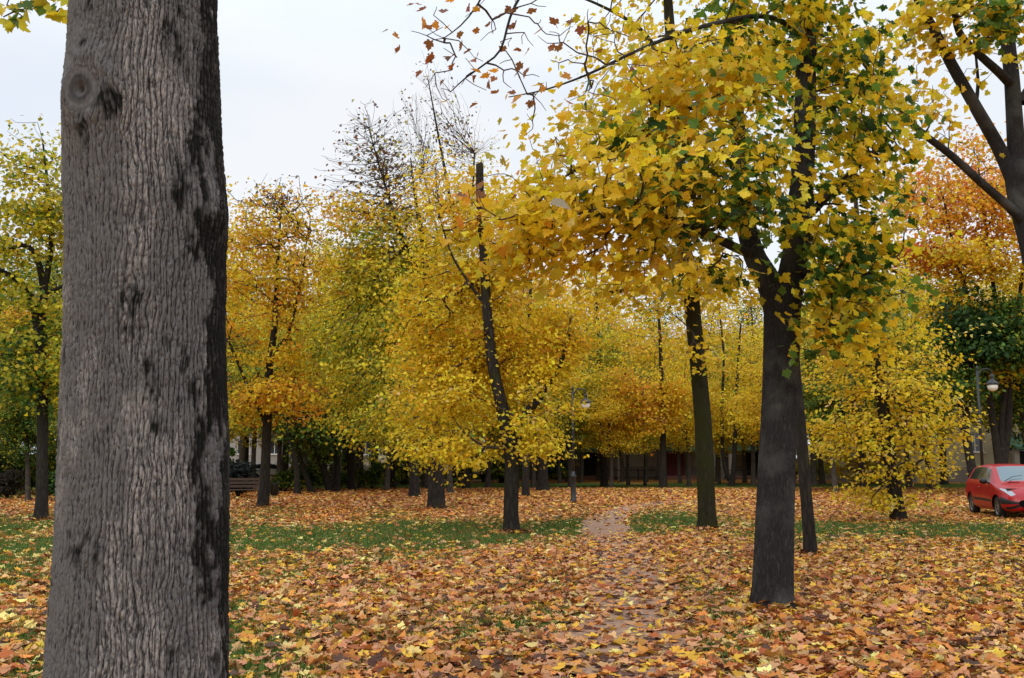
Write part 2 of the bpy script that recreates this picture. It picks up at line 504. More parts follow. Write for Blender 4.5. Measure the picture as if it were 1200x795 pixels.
def tree(name, label, base, boles, blobs, lod, leaf, rng, cat='tree', group=None, bark=None, bf=0.35,
         rtip=0.006, spread=0.22, flare=0.35, tips_extra=None, detail=None, nu=18, up=0.8, jit=0.16, twig=None, loc=None, clump=4.5):
    """boles: [(points (n,3), radii)], first is the trunk; blobs: [(centre, radii, n tips, leaves per tip, palette)]"""
    base = np.asarray(base, float)
    bark = bark or M_BARK
    root = empty(name, base if loc is None else loc, label, cat, group)
    BP, BL = [], []
    for k, (P, r, *o) in enumerate(boles):
        cut = bool(o and o[0])
        bole_mesh('trunk' if k == 0 else 'limb', P, r, base, bark, root, rng, nu=nu if k == 0 else max(10, nu * 2 // 3),
                  flare=flare if k == 0 else 0, cut=cut, detail=detail if (detail and np.mean(r) > 0.07) else None)
        Q, rr = resample(P, r, 0.3)
        d = np.concatenate([[0], np.cumsum(np.linalg.norm(np.diff(Q, axis=0), axis=1))])
        if k == 0:
            start = 0.35 * d[-1] if len(boles) == 1 else 0.55 * d[-1]
        else:
            start = 0.25 * d[-1]
        sel = d >= start
        BP.append(Q[sel]); BL.append(d[sel] * 0.25)
    BP = np.concatenate(BP); BL = np.concatenate(BL)
    tips, lpt, pal = [], [], []
    for c, rad, n, ln, pl in blobs:
        q = rng.normal(size=(n, 3)); q /= np.linalg.norm(q, axis=1)[:, None]
        q *= (1.28 * rng.beta(2.6, 1.7, n))[:, None]
        if n >= 40 and clump > 1:
            nc = max(4, int(n / clump)); q[nc:] = q[rng.integers(0, nc, n - nc)] + rng.normal(0, 1, (n - nc, 3)) * np.array([.22, .22, .15])
        tips.append(np.asarray(c) + q * np.asarray(rad)); lpt += [ln] * n; pal += [pl] * n
    if tips_extra:
        for p, ln, pl in tips_extra:
            tips.append(np.asarray(p)[None]); lpt.append(ln); pal.append(pl)
    tips = np.concatenate(tips)
    ok = tips[:, 2] > 0.35
    tips = tips[ok]; lpt = [a for a, b in zip(lpt, ok) if b]; pal = [a for a, b in zip(pal, ok) if b]
    pos, par, order = grow(BP, BL, tips, bf, rng)
    nb = len(BP); cnt = np.zeros(len(pos))
    for j in reversed(order):
        cnt[j] += 1
        if par[j] >= nb: cnt[par[j]] += cnt[j]
    rad = rtip * np.maximum(1, cnt) ** 0.46
    P0, P1, R0, R1, LS, LT = [], [], [], [], [], []
    for j in order:
        a, b = pos[par[j]], pos[j]
        L = np.linalg.norm(b - a)
        k = int(min(9, max(2, L / 0.28)))
        t = np.linspace(0, 1, k + 1)
        ra = min(rad[par[j]] if par[j] >= nb else rad[j] * 1.5, rad[j] * 1.5)
        off = rng.normal(0, 1, 3) * 0.06 * L
        off[2] = -abs(off[2]) * 0.6 if L > 0.6 else off[2]
        jit_ = rng.normal(0, 0.02 * min(L, 1.5), (k + 1, 3)); jit_[0] = 0; jit_[-1] = 0
        q = a + (b - a) * t[:, None] + off * np.sin(np.pi * t)[:, None] + jit_
        r = ra + (rad[j] - ra) * t
        P0.append(q[:-1]); P1.append(q[1:]); R0.append(r[:-1]); R1.append(r[1:])
        h = max(1, k // 2)
        LS.append(q[-h - 1:]); LT.append(np.full(h + 1, j - nb))
    P0, P1, R0, R1 = map(np.concatenate, (P0, P1, R0, R1))
    V1, F1 = [], []
    big = R0 > 0.03
    off = 0; Fs = []
    for sel, k in ((big, 8), (~big, 3 if lod == 2 else 4)):
        if sel.any():
            v, f = prism(P0[sel] - base, P1[sel] - base, R0[sel], R1[sel], k)
            V1.append(v); Fs.append(f + off); off += len(v)
    tw = mesh_np('twigs', np.concatenate(V1), [np.concatenate(Fs)], True)
    # leaves
    LS = np.concatenate(LS); LT = np.concatenate(LT)
    P, C = [], []
    mid = tips.mean(0)
    lpt = np.array(lpt)
    sites = [[] for _ in range(len(tips))]
    for i, tno in enumerate(LT): sites[tno].append(i)
    pos_i, tip_i = [], []
    for tno in range(len(tips)):
        n = int(rng.poisson(lpt[tno]))
        if n:
            pos_i.append(rng.choice(sites[tno], n)); tip_i.append(np.full(n, tno))
    pos_i = np.concatenate(pos_i); tip_i = np.concatenate(tip_i); n = len(pos_i)
    P = LS[pos_i] + rng.normal(0, 1, (n, 3)) * np.array([spread, spread, spread * 0.34])
    P[:, 2] -= 0.4 * leaf
    C = np.zeros((n, 3))
    pid = {}
    for tno in range(len(tips)): pid.setdefault(id(pal[tno]), []).append(tno)
    palof = {id(p): p for p in pal}
    for k, ts in pid.items():
        s = np.isin(tip_i, ts); m = int(s.sum())
        if not m: continue
        per_tip = {t: pick(palof[k], 1, rng, 0.05)[0] for t in ts}
        own = pick(palof[k], m, rng, jit)
        tc_ = np.array([per_tip[t] for t in tip_i[s]])
        f = (rng.uniform(0, 1, (m, 1)) < 0.62)
        C[s] = np.where(f, tc_ * (1 + rng.normal(0, jit, (m, 1))), own)
    up = up * rng.uniform(0.4, 1.1, (n, 1))
    outw = P - mid; outw[:, 2] = 0; outw /= np.linalg.norm(outw, axis=1)[:, None] + 1e-6
    Nn = up * np.array([[0, 0, 1.0]]) + outw * 0.45 + rng.normal(0, 0.5, (n, 3))
    Nn /= np.linalg.norm(Nn, axis=1)[:, None]
    T = outw * 0.5 + rng.normal(0, 0.6, (n, 3)) + np.array([0, 0, -0.5])
    S = leaf * rng.uniform(0.7, 1.2, n)
    me = leaf_mesh('crown', P - base, Nn, T, S, np.clip(C, 0.004, 0.9), lod, rng)
    link('crown', join_meshes('crown', tw, me), [twig or M_TWIG, M_LEAF], root)
    return root


def ptree(name, label, bpx, boles, blobs, leaf, D=None, dbase=None, **kw):
    """tree laid out from its outline in the photograph at its own distance"""
    g = ground(*bpx) if D is None else at(bpx[0], bpx[1], D)
    Y = g[1] if D is None else D
    s = Y / F
    B = []
    for b in boles:
        pts = b['p'] if isinstance(b, dict) else b
        P = np.array([at(q[0], q[1], Y + (q[3] if len(q) > 3 else 0)) for q in pts])
        r = np.array([q[2] * s for q in pts])
        B.append((P, r, isinstance(b, dict) and b.get('cut')))
    B[0][0][0][2] = -0.06
    L = []
    for (px, py, rx, ry, n, ln, pal, *o) in blobs:
        dy = o[0] if o else 0.0
        rz = o[1] if len(o) > 1 else rx * s
        if Y > 16:
            if ln < 3: n = int(n * 1.3)
            else: ln = ln * (2.3 if Y < 30 else 2.6)
        L.append((at(px, py, Y + dy), (rx * s, rz, ry * s), n, ln, pal))
    base = np.array([B[0][0][0][0], Y, 0.0])
    ex = kw.pop('extra', None)
    if ex:
        kw['tips_extra'] = [(at(px, py, Y + dy), ln, pl) for px, py, dy, ln, pl in ex]
    lod = kw.pop('lod', 3 if Y < 16 else (1 if Y < 36 else 2))
    kw['rtip'] = 0.003 if Y < 16 else (0.004 if Y < 30 else kw.pop('fine', 0.006))
    if Y > 16: kw['spread'] = kw.get('spread', .22) * 1.25
    return tree(name, label, base, B, L, lod, leaf, kw.pop('rng', np.random.default_rng(int(bpx[0] * 7 + bpx[1]))), **kw)


# palettes
P_YEL = [(YEL, 6), (GOLD, 3), (LIM, 1.5), (PAL, .5)]
P_YELG = [(YEL, 5), (GOLD, 1.4), (LIM, 2.2), (GRN, 3.6), (DGR, 1.6)]
P_MID = [(YEL, 4), (GOLD, 1), (LIM, 2.5), (GRN, 5.5), (DGR, 2)]
P_GRY = [(GRN, 4), (DGR, 2.2), (LIM, 2), (YEL, 3)]
P_GOLD = [(GOLD, 4.5), (YEL, 5), (ORG, .5), (LIM, 1.4)]
P_ORG = [(ORG, 2.4), (GOLD, 4.5), (YEL, 2), (BRN, .6)]
P_ORY = [(GOLD, 5), (ORG, 2.2), (OLV, 1.2), (YEL, 2)]
P_RED = [(RED, 4), (ORG, 3), (BRN, 1), (GOLD, 1)]
P_REDO = [(ORG, 6), (RED, .5), (GOLD, 4.5), (YEL, 1)]
P_OLV = [(OLV, 4), (LIM, 3), (YEL, 2.4), (GRN, 1.5)]
P_OLG = [(OLV, 3), (GRN, 3), (LIM, 1), (DGR, 2.2)]
P_GRN = [(GRN, 3), (DGR, 3), (OLV, 1)]
P_DGR = [(DGR, 5), (GRN, 1.5)]
P_BRN = [(BRN, 4), (RUS, 4), (ORG, 2)]
P_DUL = [(DUL, 4), (BRN, 1.5), (OLV, 1)]

# --- near maple on the right
B_trunk = [(904, 714, 23.5), (905, 690, 22.5), (908, 600, 21.5), (911, 520, 20.5), (914, 440, 20), (916, 370, 20.5), (917, 335, 20)]
B_right = [(919, 372, 17), (927, 325, 16), (935, 275, 14.5), (941, 190, 13, .1), (944, 110, 12, .2), (945, 30, 11, .2), (942, -80, 9, .2), (938, -200, 6, .1), (934, -300, 2.5, 0)]
B_left = [(913, 372, 16), (900, 330, 14), (883, 298, 12.5, .1), (872, 250, 11, .3), (866, 180, 10, .5), (862, 100, 9, .6), (866, 20, 8, .6), (874, -80, 6, .5), (884, -200, 3, .3)]
B_low = [(884, 300, 6, .1), (850, 285, 5, -.5), (800, 262, 4, -1.1), (740, 245, 3, -1.5), (680, 250, 1.8, -1.6), (625, 262, 1, -1.5)]
B_mid = [(864, 110, 6, .6), (835, 120, 5, .2), (795, 130, 4, -.3), (745, 160, 3, -.7), (690, 190, 1.8, -1), (650, 215, 1, -1)]
B_bare = [(945, 40, 3.72, .2), (900, 20, 3.10, -.2), (850, 25, 2.60, -.6), (790, 42, 2.11, -1), (733, 66, 1.61, -1.3), (690, 87, 1.24, -1.4), (640, 105, 0.87, -1.4), (596, 114, 0.56, -1.3)]
B_top = [(870, -40, 3.72, .6), (800, -100, 3.10, -.4), (710, -110, 2.48, -1.2), (650, -70, 1.98, -1.6), (613, -10, 1.55, -1.8), (598, 20, 1.30, -1.8), (587, 58, 1.12, -1.9), (570, 74, 0.93, -1.9), (545, 92, 0.74, -2), (528, 108, 0.50, -2)]
B_top2 = [(720, -108, 1.86, -1.2), (640, -90, 1.49, -1.8), (585, -40, 1.24, -2.1), (560, 5, 0.93, -2.2), (540, 30, 0.68, -2.2), (520, 45, 0.50, -2.2)]
B_rlow = [(938, 262, 6, .1), (960, 240, 5, -.2), (985, 215, 4, -.4), (1012, 190, 2.5, -.6), (1035, 170, 1.5, -.6)]
B_rdn = [(930, 318, 5, 0), (958, 322, 4, -.3), (990, 325, 3, -.5), (1020, 320, 1.8, -.6)]
ex = []
for px, py in [(508, 18), (520, 50), (500, 42), (548, 58), (566, 72), (530, 82), (497, 30), (640, 8), (612, 52), (655, 74), (632, 90), (570, 106),
               (590, 96), (518, 96), (512, 8), (578, 40), (620, 20), (608, 84), (534, 66), (517, 104), (545, 20), (498, 52), (563, 48), (640, 40)]:
    ex.append((px, py, -2.0 + R.uniform(-.4, .4), 2.4, P_BRN))
for px, py in [(625, 112), (640, 96), (600, 70), (690, 40), (715, 30), (670, 20), (700, 60), (660, 50), (685, 75), (725, 90), (668, 118), (640, 130), (720, 50)]:
    ex.append((px, py, -1.3 + R.uniform(-.3, .3), 0.25, P_BRN))
maple = ptree('maple_tree', 'yellow and green maple with forked dark grey trunk, nearest tree right of the path', (904, 714),
      [B_trunk, B_right, B_left, B_low, B_mid, B_bare, B_top, B_top2, B_rlow, B_rdn],
      [(700, 240, 95, 58, 120, 11, P_YEL, -1.4, 1.1), (640, 250, 55, 58, 52, 11, P_YEL, -1.5, .9), (612, 296, 34, 34, 22, 10, P_GOLD, -1.6, .5),
       (800, 120, 92, 92, 122, 11, P_YEL, -.4, 1.1), (845, 215, 90, 85, 98, 11, P_MID, -.6, 1.2), (770, 225, 80, 66, 62, 11, P_MID, -1.2, .8),
       (990, 130, 66, 115, 78, 11, P_YELG, .1, 1.0), (1005, 250, 52, 64, 48, 11, P_YELG, -.3, .8), (970, 325, 50, 36, 30, 11, P_GRY, -.4, .5),
       (990, 380, 34, 40, 22, 10, P_YELG, -.5, .4), (880, 235, 40, 40, 18, 10, P_GRY, -.9, .5), (905, 20, 130, 80, 120, 11, P_YELG, 0, 1.3),
       (760, 312, 90, 22, 30, 6, P_YEL, -.9, .7), (860, 318, 22, 22, 9, 6, P_GRY, -.6, .3), (556, 236, 16, 30, 6, 5, P_ORG, -2.2, .3),
       (890, -130, 210, 110, 90, 6, P_YELG, 0, 2.0), (720, 158, 56, 40, 30, 10, P_YEL, -.9, .6), (650, 160, 46, 26, 16, 5, P_YEL, -1.0, .4),
       (890, 120, 40, 80, 26, 11, P_YELG, -.7, .5), (610, 62, 110, 58, 80, .3, P_BRN, -1.7, .5), (1010, 150, 45, 90, 36, 11, P_YELG, -.5, .6), (1020, 335, 44, 50, 34, 10, P_YELG, -.3, .5),
       (690, 318, 100, 22, 26, 6, P_YEL, -1.3, .7), (1000, 398, 34, 28, 14, 6, P_YEL, -.4, .4), (955, 392, 24, 26, 9, 6, P_GRY, -.5, .3)],
      0.095, lod=0, extra=ex, bark=M_BARK_GREY, bf=0.3, spread=0.2, clump=2.2, flare=0.2, nu=220, detail=(0.024, 0.07, 0.009, 0.02), twig=M_TWIG, rtip=0.0045)

# --- mossy leaning trunk behind it
ptree('maple_tree', 'mossy leaning trunk with sparse yellow leaves, left behind the forked maple', (827, 622),
      [[(829, 622, 11), (828, 600, 10.4), (826, 540, 10.2), (821, 460, 10), (814, 390, 9.4), (807, 320, 8.8), (799, 270, 8), (794, 180, 8), (789, 90, 7), (784, 20, 6), (780, -60, 4), (776, -150, 2)],
       [(806, 300, 4), (780, 320, 3, -.5), (740, 338, 2.4, -1), (700, 345, 1.4, -1.2)],
       [(790, 100, 4), (770, 60, 3), (745, 30, 2.4), (700, 5, 1.6), (660, -10, 1)]],
      [(780, 335, 80, 22, 60, 9, P_YEL, -.6, 1), (730, 350, 50, 25, 25, 8, P_YEL, -.8, 1), (790, 100, 100, 120, 110, 7, P_YEL), (800, -60, 140, 90, 60, 5, P_YEL),
       (815, 420, 16, 26, 12, 5, P_YEL, -.5, .4), (860, 330, 60, 40, 40, 8, P_YEL)], 0.125, lod=1, bark=M_BARK_MOSS, flare=.3, nu=24, twig=M_TWIG)
# --- slim trunk
ptree('maple_tree', 'slim dark trunk leaning left just right of the forked maple', (950, 652),
      [[(950, 652, 7.6), (946, 600, 7), (938, 500, 6.5), (932, 430, 6), (927, 350, 5.5), (930, 250, 5), (940, 150, 4), (950, 50, 2)]],
      [(975, 180, 70, 130, 80, 8, P_YELG), (940, 60, 90, 80, 50, 7, P_YEL), (985, 340, 40, 60, 30, 7, P_YEL)], 0.12, lod=1, flare=.25, twig=M_TWIG)
# --- leafy small tree right
ptree('young_maple_tree', 'small bright yellow tree leafy down to the ground left of the red car', (1053, 612),
      [[(1054, 613, 9), (1050, 585, 8), (1042, 530, 7.5), (1034, 470, 7), (1026, 420, 6), (1018, 370, 5), (1012, 320, 4), (1005, 260, 3), (1000, 200, 1.5)]],
      [(1045, 450, 80, 80, 200, 7, P_YEL, -.3, 1.6), (1000, 520, 62, 45, 90, 7, P_YEL, -.3, 1.2), (1085, 490, 42, 60, 80, 7, P_YEL, -.3, 1.1),
       (1030, 360, 62, 60, 100, 8, P_YELG), (985, 440, 40, 60, 70, 8, P_YEL), (1050, 585, 50, 24, 60, 4, P_YEL, 0, .9), (1015, 575, 30, 20, 30, 4, P_GOLD, 0, .7), (1095, 545, 30, 16, 14, 6, P_YEL, -.6, .5),
       (1020, 280, 55, 60, 50, 7, P_YEL)], 0.105, lod=1, flare=.4, up=1.0, bf=.25, spread=.2)
# --- centre tree
ptree('maple_tree', 'golden forked tree with a snapped tall stem in the middle of the lawn', (600, 626),
      [[(600, 627, 9.5), (599, 600, 8.6), (600, 545, 9), (599, 512, 10)],
       {'p': [(598, 530, 8.5), (589, 480, 7.6), (578, 430, 6.6), (571, 370, 6), (567, 300, 5.5), (563, 240, 5), (562, 193, 4.6)], 'cut': True},
       [(601, 530, 6.5), (613, 492, 5.5), (635, 462, 4.5), (655, 430, 3), (668, 390, 1.5)],
       [(570, 360, 2.2), (552, 335, 1.7), (530, 300, 1.2), (515, 255, .5)]],
      [(545, 435, 74, 105, 260, 12, P_GOLD, 1.1, 1.1), (510, 480, 45, 60, 60, 12, P_YEL, -.5, .8), (640, 425, 44, 75, 120, 12, P_GOLD, .8, 1.0), (535, 325, 62, 90, 190, 12, P_GOLD, 1.0, 1.3),
       (600, 300, 45, 70, 70, 11, P_ORY, .3, 1), (550, 522, 50, 20, 52, 11, P_YEL, 0, 1.2), (622, 505, 40, 40, 62, 11, P_YEL, -.4, 1), (520, 235, 46, 65, 110, 6, P_GOLD, .6, 1), (585, 250, 36, 60, 70, 5, P_GOLD, .6, .9),
       (605, 390, 50, 70, 90, 12, P_GOLD, .9, .8), (490, 400, 44, 100, 130, 11, P_GOLD, .6, 1), (655, 380, 35, 50, 60, 11, P_GOLD, .3, .8)], 0.088, lod=1, flare=.25, up=.9, bf=.3, spread=.2)
# --- tree left of it with bare top
ptree('lime_tree', 'thick straight trunk under yellow green crown with bare twiggy top', (511, 597),
      [[(511, 598, 10), (511, 560, 9.4), (510, 520, 9), (508, 450, 7.5), (505, 380, 6), (498, 300, 4.2), (488, 240, 2.2), (481, 185, .6)],
       [(503, 340, 4), (480, 300, 3), (462, 250, 2), (446, 200, 1.2), (432, 150, .5)]],
      [(450, 400, 78, 75, 250, 9, P_OLV), (465, 305, 85, 65, 250, 9, P_OLV, 0, 2), (450, 245, 70, 40, 110, 6, P_ORY, 0, 2), (400, 420, 40, 70, 90, 8, P_OLV), (480, 500, 70, 40, 150, 8, P_OLV), (415, 300, 45, 50, 70, 7, P_ORY),
       (435, 185, 50, 55, 380, 1.1, P_DUL, 0, 1.6), (475, 220, 45, 55, 240, 1.0, P_DUL, 0, 1.4), (520, 430, 40, 70, 90, 8, P_GOLD)], 0.125, lod=1, flare=.2, spread=.26, bf=.9, fine=.0045)
ptree('lime_tree', 'medium trunk behind and left of the thick straight trunk', (486, 583),
      [[(486, 584, 6.4), (485, 550, 5.6), (484, 470, 5), (480, 400, 4), (470, 300, 2)]],
      [(430, 470, 52, 45, 120, 9, P_OLV), (440, 370, 60, 70, 160, 8, P_OLV), (490, 380, 45, 60, 90, 8, P_GOLD)], 0.15, lod=2, spread=.3)
# --- orange tree left
ptree('maple_tree', 'orange gold tree right of the big foreground trunk, near the bench', (309, 595),
      [[(308, 596, 6.4), (310, 570, 5.7), (312, 520, 5.5), (314, 480, 5), (316, 430, 4.6), (322, 380, 3.6), (326, 300, 2), (330, 240, .6)],
       [(313, 500, 3.2), (300, 470, 2.6), (285, 440, 2), (268, 400, 1.4)], [(316, 420, 3), (338, 390, 2.2), (352, 335, 1.2), (360, 280, .5)]],
      [(320, 455, 62, 42, 190, 8, P_ORG), (295, 335, 55, 90, 240, 7, P_ORY), (350, 315, 40, 80, 160, 6, P_ORY), (320, 270, 60, 45, 100, 5, P_ORY), (330, 235, 40, 28, 160, 1.4, P_DUL, 0, 1.2),
       (280, 250, 40, 45, 60, 4, P_ORY), (345, 420, 45, 30, 70, 8, P_GOLD), (275, 470, 40, 30, 50, 7, P_OLV)], 0.12, lod=1, spread=.26, rtip=.008)
# --- tree left of the big trunk
ptree('maple_tree', 'yellow green tree with spreading dark limbs left of the big foreground trunk', (48, 611),
      [[(48, 612, 7.6), (49, 580, 6.6), (50, 500, 6.2), (48, 420, 6.2), (46, 378, 6.4)],
       [(46, 392, 5), (38, 352, 4.5), (22, 330, 3.5), (2, 318, 2.8), (-25, 305, 1.6)],
       [(47, 395, 5), (51, 345, 4.2), (44, 305, 3.6), (30, 288, 3), (8, 293, 1.6)],
       [(51, 350, 3.8), (60, 285, 3), (56, 220, 2), (50, 165, 1)], [(52, 345, 2.6), (75, 335, 2), (105, 320, 1.4)]],
      [(30, 265, 75, 50, 190, 8, P_OLV), (45, 190, 55, 45, 110, 4, P_OLV), (15, 430, 62, 55, 130, 9, P_OLG), (80, 410, 40, 70, 100, 8, P_OLV),
       (-60, 300, 70, 90, 130, 8, P_OLV), (110, 280, 55, 90, 90, 7, P_OLV), (30, 350, 60, 20, 50, 7, P_OLV)], 0.125, lod=1, spread=.26, rtip=.007)
# --- bare-topped tree
ptree('lime_tree', 'tall tree with nearly leafless top behind the golden forked tree', (546, 574),
      [[(546, 574, 4), (547, 500, 3.4), (545, 400, 3), (540, 310, 2.4), (525, 220, 1.8), (512, 150, 1.2), (502, 95, .6)], [(541, 320, 2), (552, 250, 1.5), (556, 180, 1)], [(543, 360, 1.8), (515, 280, 1.2), (495, 200, .8)]],
      [(512, 165, 45, 78, 480, 1.0, P_DUL, 0, 2.4), (530, 250, 60, 50, 150, 5, P_ORY), (560, 200, 30, 55, 80, 2, P_ORY), (540, 400, 70, 80, 160, 8, P_GOLD)], 0.17, lod=2, spread=.35, bf=.9, fine=.005)
ptree('lime_tree', 'thin trunk just right of the golden forked tree', (616, 582),
      [[(616, 583, 4.6), (616, 560, 4), (617, 480, 3.6), (620, 400, 3), (622, 320, 1.5)]],
      [(625, 370, 55, 60, 150, 7, P_ORY), (655, 430, 35, 40, 60, 8, P_GOLD)], 0.15, lod=2, spread=.3)
ptree('lime_tree', 'broad trunk behind the golden forked tree, left of the tall lamp', (636, 576),
      [[(636, 577, 7), (636, 550, 5.8), (637, 480, 5), (640, 400, 3.6), (645, 330, 2), (648, 280, 1)]],
      [(645, 350, 50, 45, 130, 5, P_ORY, 0, 2.4), (650, 460, 42, 45, 110, 8, P_OLV), (630, 420, 40, 50, 80, 7, P_GOLD)], 0.17, lod=2, spread=.34)
ptree('lime_tree', 'narrow olive yellow tree right of the tall lamp', (707, 570),
      [[(708, 570, 4.2), (706, 520, 3.4), (704, 450, 2.8), (701, 390, 2), (698, 335, 1)]],
      [(706, 505, 38, 24, 110, 9, P_OLV), (703, 455, 42, 34, 150, 9, P_OLV), (700, 400, 34, 40, 120, 8, P_OLV), (696, 350, 26, 30, 50, 5, P_ORY)], 0.19, lod=2, spread=.36)
ptree('maple_tree', 'orange tree standing in front of the pale building', (777, 572),
      [[(777, 572, 4.6), (777, 530, 3.9), (776, 470, 3.2), (774, 410, 2.2), (771, 350, 1)]],
      [(752, 462, 44, 42, 170, 9, P_ORG), (792, 460, 38, 40, 120, 8, P_ORY), (770, 395, 40, 40, 90, 4, P_ORY), (745, 500, 34, 22, 60, 7, P_ORG)], 0.18, lod=2, spread=.36)
ptree('lime_tree', 'thin twin stemmed tree between the mossy trunk and the forked maple', (856, 570),
      [[(857, 571, 3.4), (860, 545, 2.8), (862, 500, 2.4), (864, 440, 1.8), (868, 380, 1)], [(857, 566, 2.8), (848, 540, 2.4), (846, 480, 2), (848, 420, 1.4), (843, 360, .8)]],
      [(858, 470, 34, 36, 90, 6, P_GOLD), (855, 400, 45, 45, 100, 4, P_ORY), (870, 430, 30, 50, 60, 5, P_OLV)], 0.18, lod=2, spread=.4, rtip=.012)
ptree('lime_tree', 'curved thin trunk half hidden behind the forked maple', (892, 567),
      [[(893, 567, 3.2), (890, 530, 2.8), (884, 480, 2.4), (884, 420, 1.8), (880, 360, 1)]],
      [(885, 420, 40, 60, 120, 4, P_ORY), (880, 480, 30, 30, 50, 6, P_YEL)], 0.18, lod=2, spread=.4, rtip=.012)
# --- red orange tree behind the car
ptree('red_maple_tree', 'tall red orange tree with several stems behind the red car', (1172, 582),
      [[(1174, 583, 7), (1175, 560, 6.4), (1172, 525, 6)], [(1171, 545, 4.6), (1163, 490, 4), (1152, 430, 3.4), (1140, 370, 2.6), (1120, 300, 1.8), (1105, 230, 1)],
       [(1176, 545, 4.6), (1182, 490, 4), (1180, 430, 3.4), (1168, 360, 2.6), (1158, 290, 1.8), (1150, 220, 1)], [(1174, 545, 4), (1175, 480, 3.6), (1188, 400, 3), (1198, 320, 2), (1205, 240, 1)]],
      [(1110, 240, 78, 70, 330, 6, P_REDO), (1175, 240, 60, 70, 230, 6, P_REDO), (1085, 295, 48, 22, 100, 8, P_RED), (1150, 315, 75, 34, 190, 7, P_GOLD),
       (1200, 400, 55, 50, 110, 9, P_GOLD), (1240, 280, 60, 90, 120, 8, P_ORY), (1110, 350, 50, 40, 90, 9, P_GOLD), (1060, 230, 30, 40, 50, 6, P_REDO)], 0.19, lod=2, spread=.32, rtip=.008)
ptree('lime_tree', 'two stemmed dark trunk with deep green foliage left behind the red car', (1142, 583),
      [[(1143, 584, 5.8), (1138, 545, 5), (1128, 490, 4.6)], [(1129, 500, 3.6), (1122, 450, 3), (1112, 400, 2), (1108, 350, 1)], [(1131, 510, 3.6), (1136, 460, 3), (1140, 400, 2), (1142, 350, 1)]],
      [(1140, 395, 40, 42, 260, 10, P_DGR), (1185, 385, 35, 40, 150, 10, P_GRN), (1110, 440, 30, 30, 80, 9, P_GRN)], 0.22, lod=2, spread=.4)
ptree('lime_tree', 'straight dark trunk between the small yellow tree and the red car', (1105, 568),
      [[(1106, 568, 4.4), (1105, 540, 3.8), (1103, 480, 3.4), (1100, 420, 2.6), (1098, 350, 1)]],
      [(1095, 400, 48, 50, 170, 9, P_OLV), (1075, 340, 40, 40, 90, 8, P_GOLD)], 0.19, lod=2, spread=.4)
for px, py, r, lab in [(973, 563, 3.2, 'thin dark trunk right of the slim leaning trunk, farther one'), (994, 562, 3.2, 'thin dark trunk behind the left side of the small yellow tree')]:
    ptree('lime_tree', lab, (px, py), [[(px, py, r), (px - 2, 520, r * .85), (px - 4, 450, r * .7), (px - 3, 380, 1)]],
          [(px, 430, 42, 50, 130, 9, P_OLV), (px + 5, 370, 40, 30, 60, 8, P_YEL)], 0.22, lod=2, spread=.45)
# --- right edge tree with bare limbs
ptree('maple_tree', 'big dark bole with nearly bare limbs at the right edge of the picture', (1262, 674),
      [[(1266, 674, 22.10), (1256, 600, 18.70), (1243, 480, 17.00), (1228, 370, 16.15), (1212, 290, 16.15), (1198, 235, 15.30), (1190, 190, 14.45)],
       [(1193, 205, 11.05), (1190, 158, 9.78), (1186, 95, 8.92), (1182, 57, 8.50), (1177, 0, 7.65), (1174, -80, 5.10), (1178, -170, 2.55)],
       [(1190, 215, 9.35), (1170, 172, 8.07), (1143, 125, 6.80, -.2), (1113, 72, 5.95, -.4), (1094, 34, 5.10, -.5), (1075, 0, 4.25, -.5), (1050, -60, 2.55, -.5)],
       [(1186, 100, 5.95), (1173, 87, 5.27, -.2), (1143, 60, 4.59, -.4), (1124, 38, 4.25, -.5), (1117, 0, 3.74, -.5), (1110, -60, 1.70, -.5)],
       [(1208, 268, 6.80), (1183, 243, 5.44, -.2), (1151, 215, 4.59, -.5), (1113, 181, 4.08, -.8), (1083, 158, 3.74, -1), (1064, 140, 3.40, -1.2), (1045, 113, 3.06, -1.3), (1022, 87, 2.55, -1.4), (1000, 57, 2.04, -1.5), (975, 20, 1.19, -1.5)],
       [(1143, 128, 2.55), (1146, 100, 2.04), (1144, 70, 1.53), (1140, 40, 1.02)], [(1196, 120, 5.95), (1215, 90, 5.10), (1240, 50, 3.82), (1270, 0, 2.55)]],
      [(1092, 30, 44, 34, 38, 9, P_YEL, -.6, .5), (1172, 22, 30, 32, 36, 9, P_GRY, -1.6, .4), (1150, -10, 60, 30, 40, 8, P_YELG, -.8, .8), (1065, 115, 40, 40, 22, 4, P_YEL, -1.1, .5),
       (1100, 140, 40, 30, 20, 2.2, P_YEL, -.8, .4), (1130, 60, 50, 50, 30, .4, P_YEL, -.4, .5), (1150, 190, 40, 40, 24, .4, P_YEL, -.3, .5), (1180, -140, 130, 70, 50, 6, P_YEL), (1260, 60, 70, 80, 50, 6, P_YEL)],
      0.12, lod=3, bark=M_BARK_GREY, flare=.2, nu=60, spread=.16, twig=M_TWIG, rtip=.005, bf=.3)
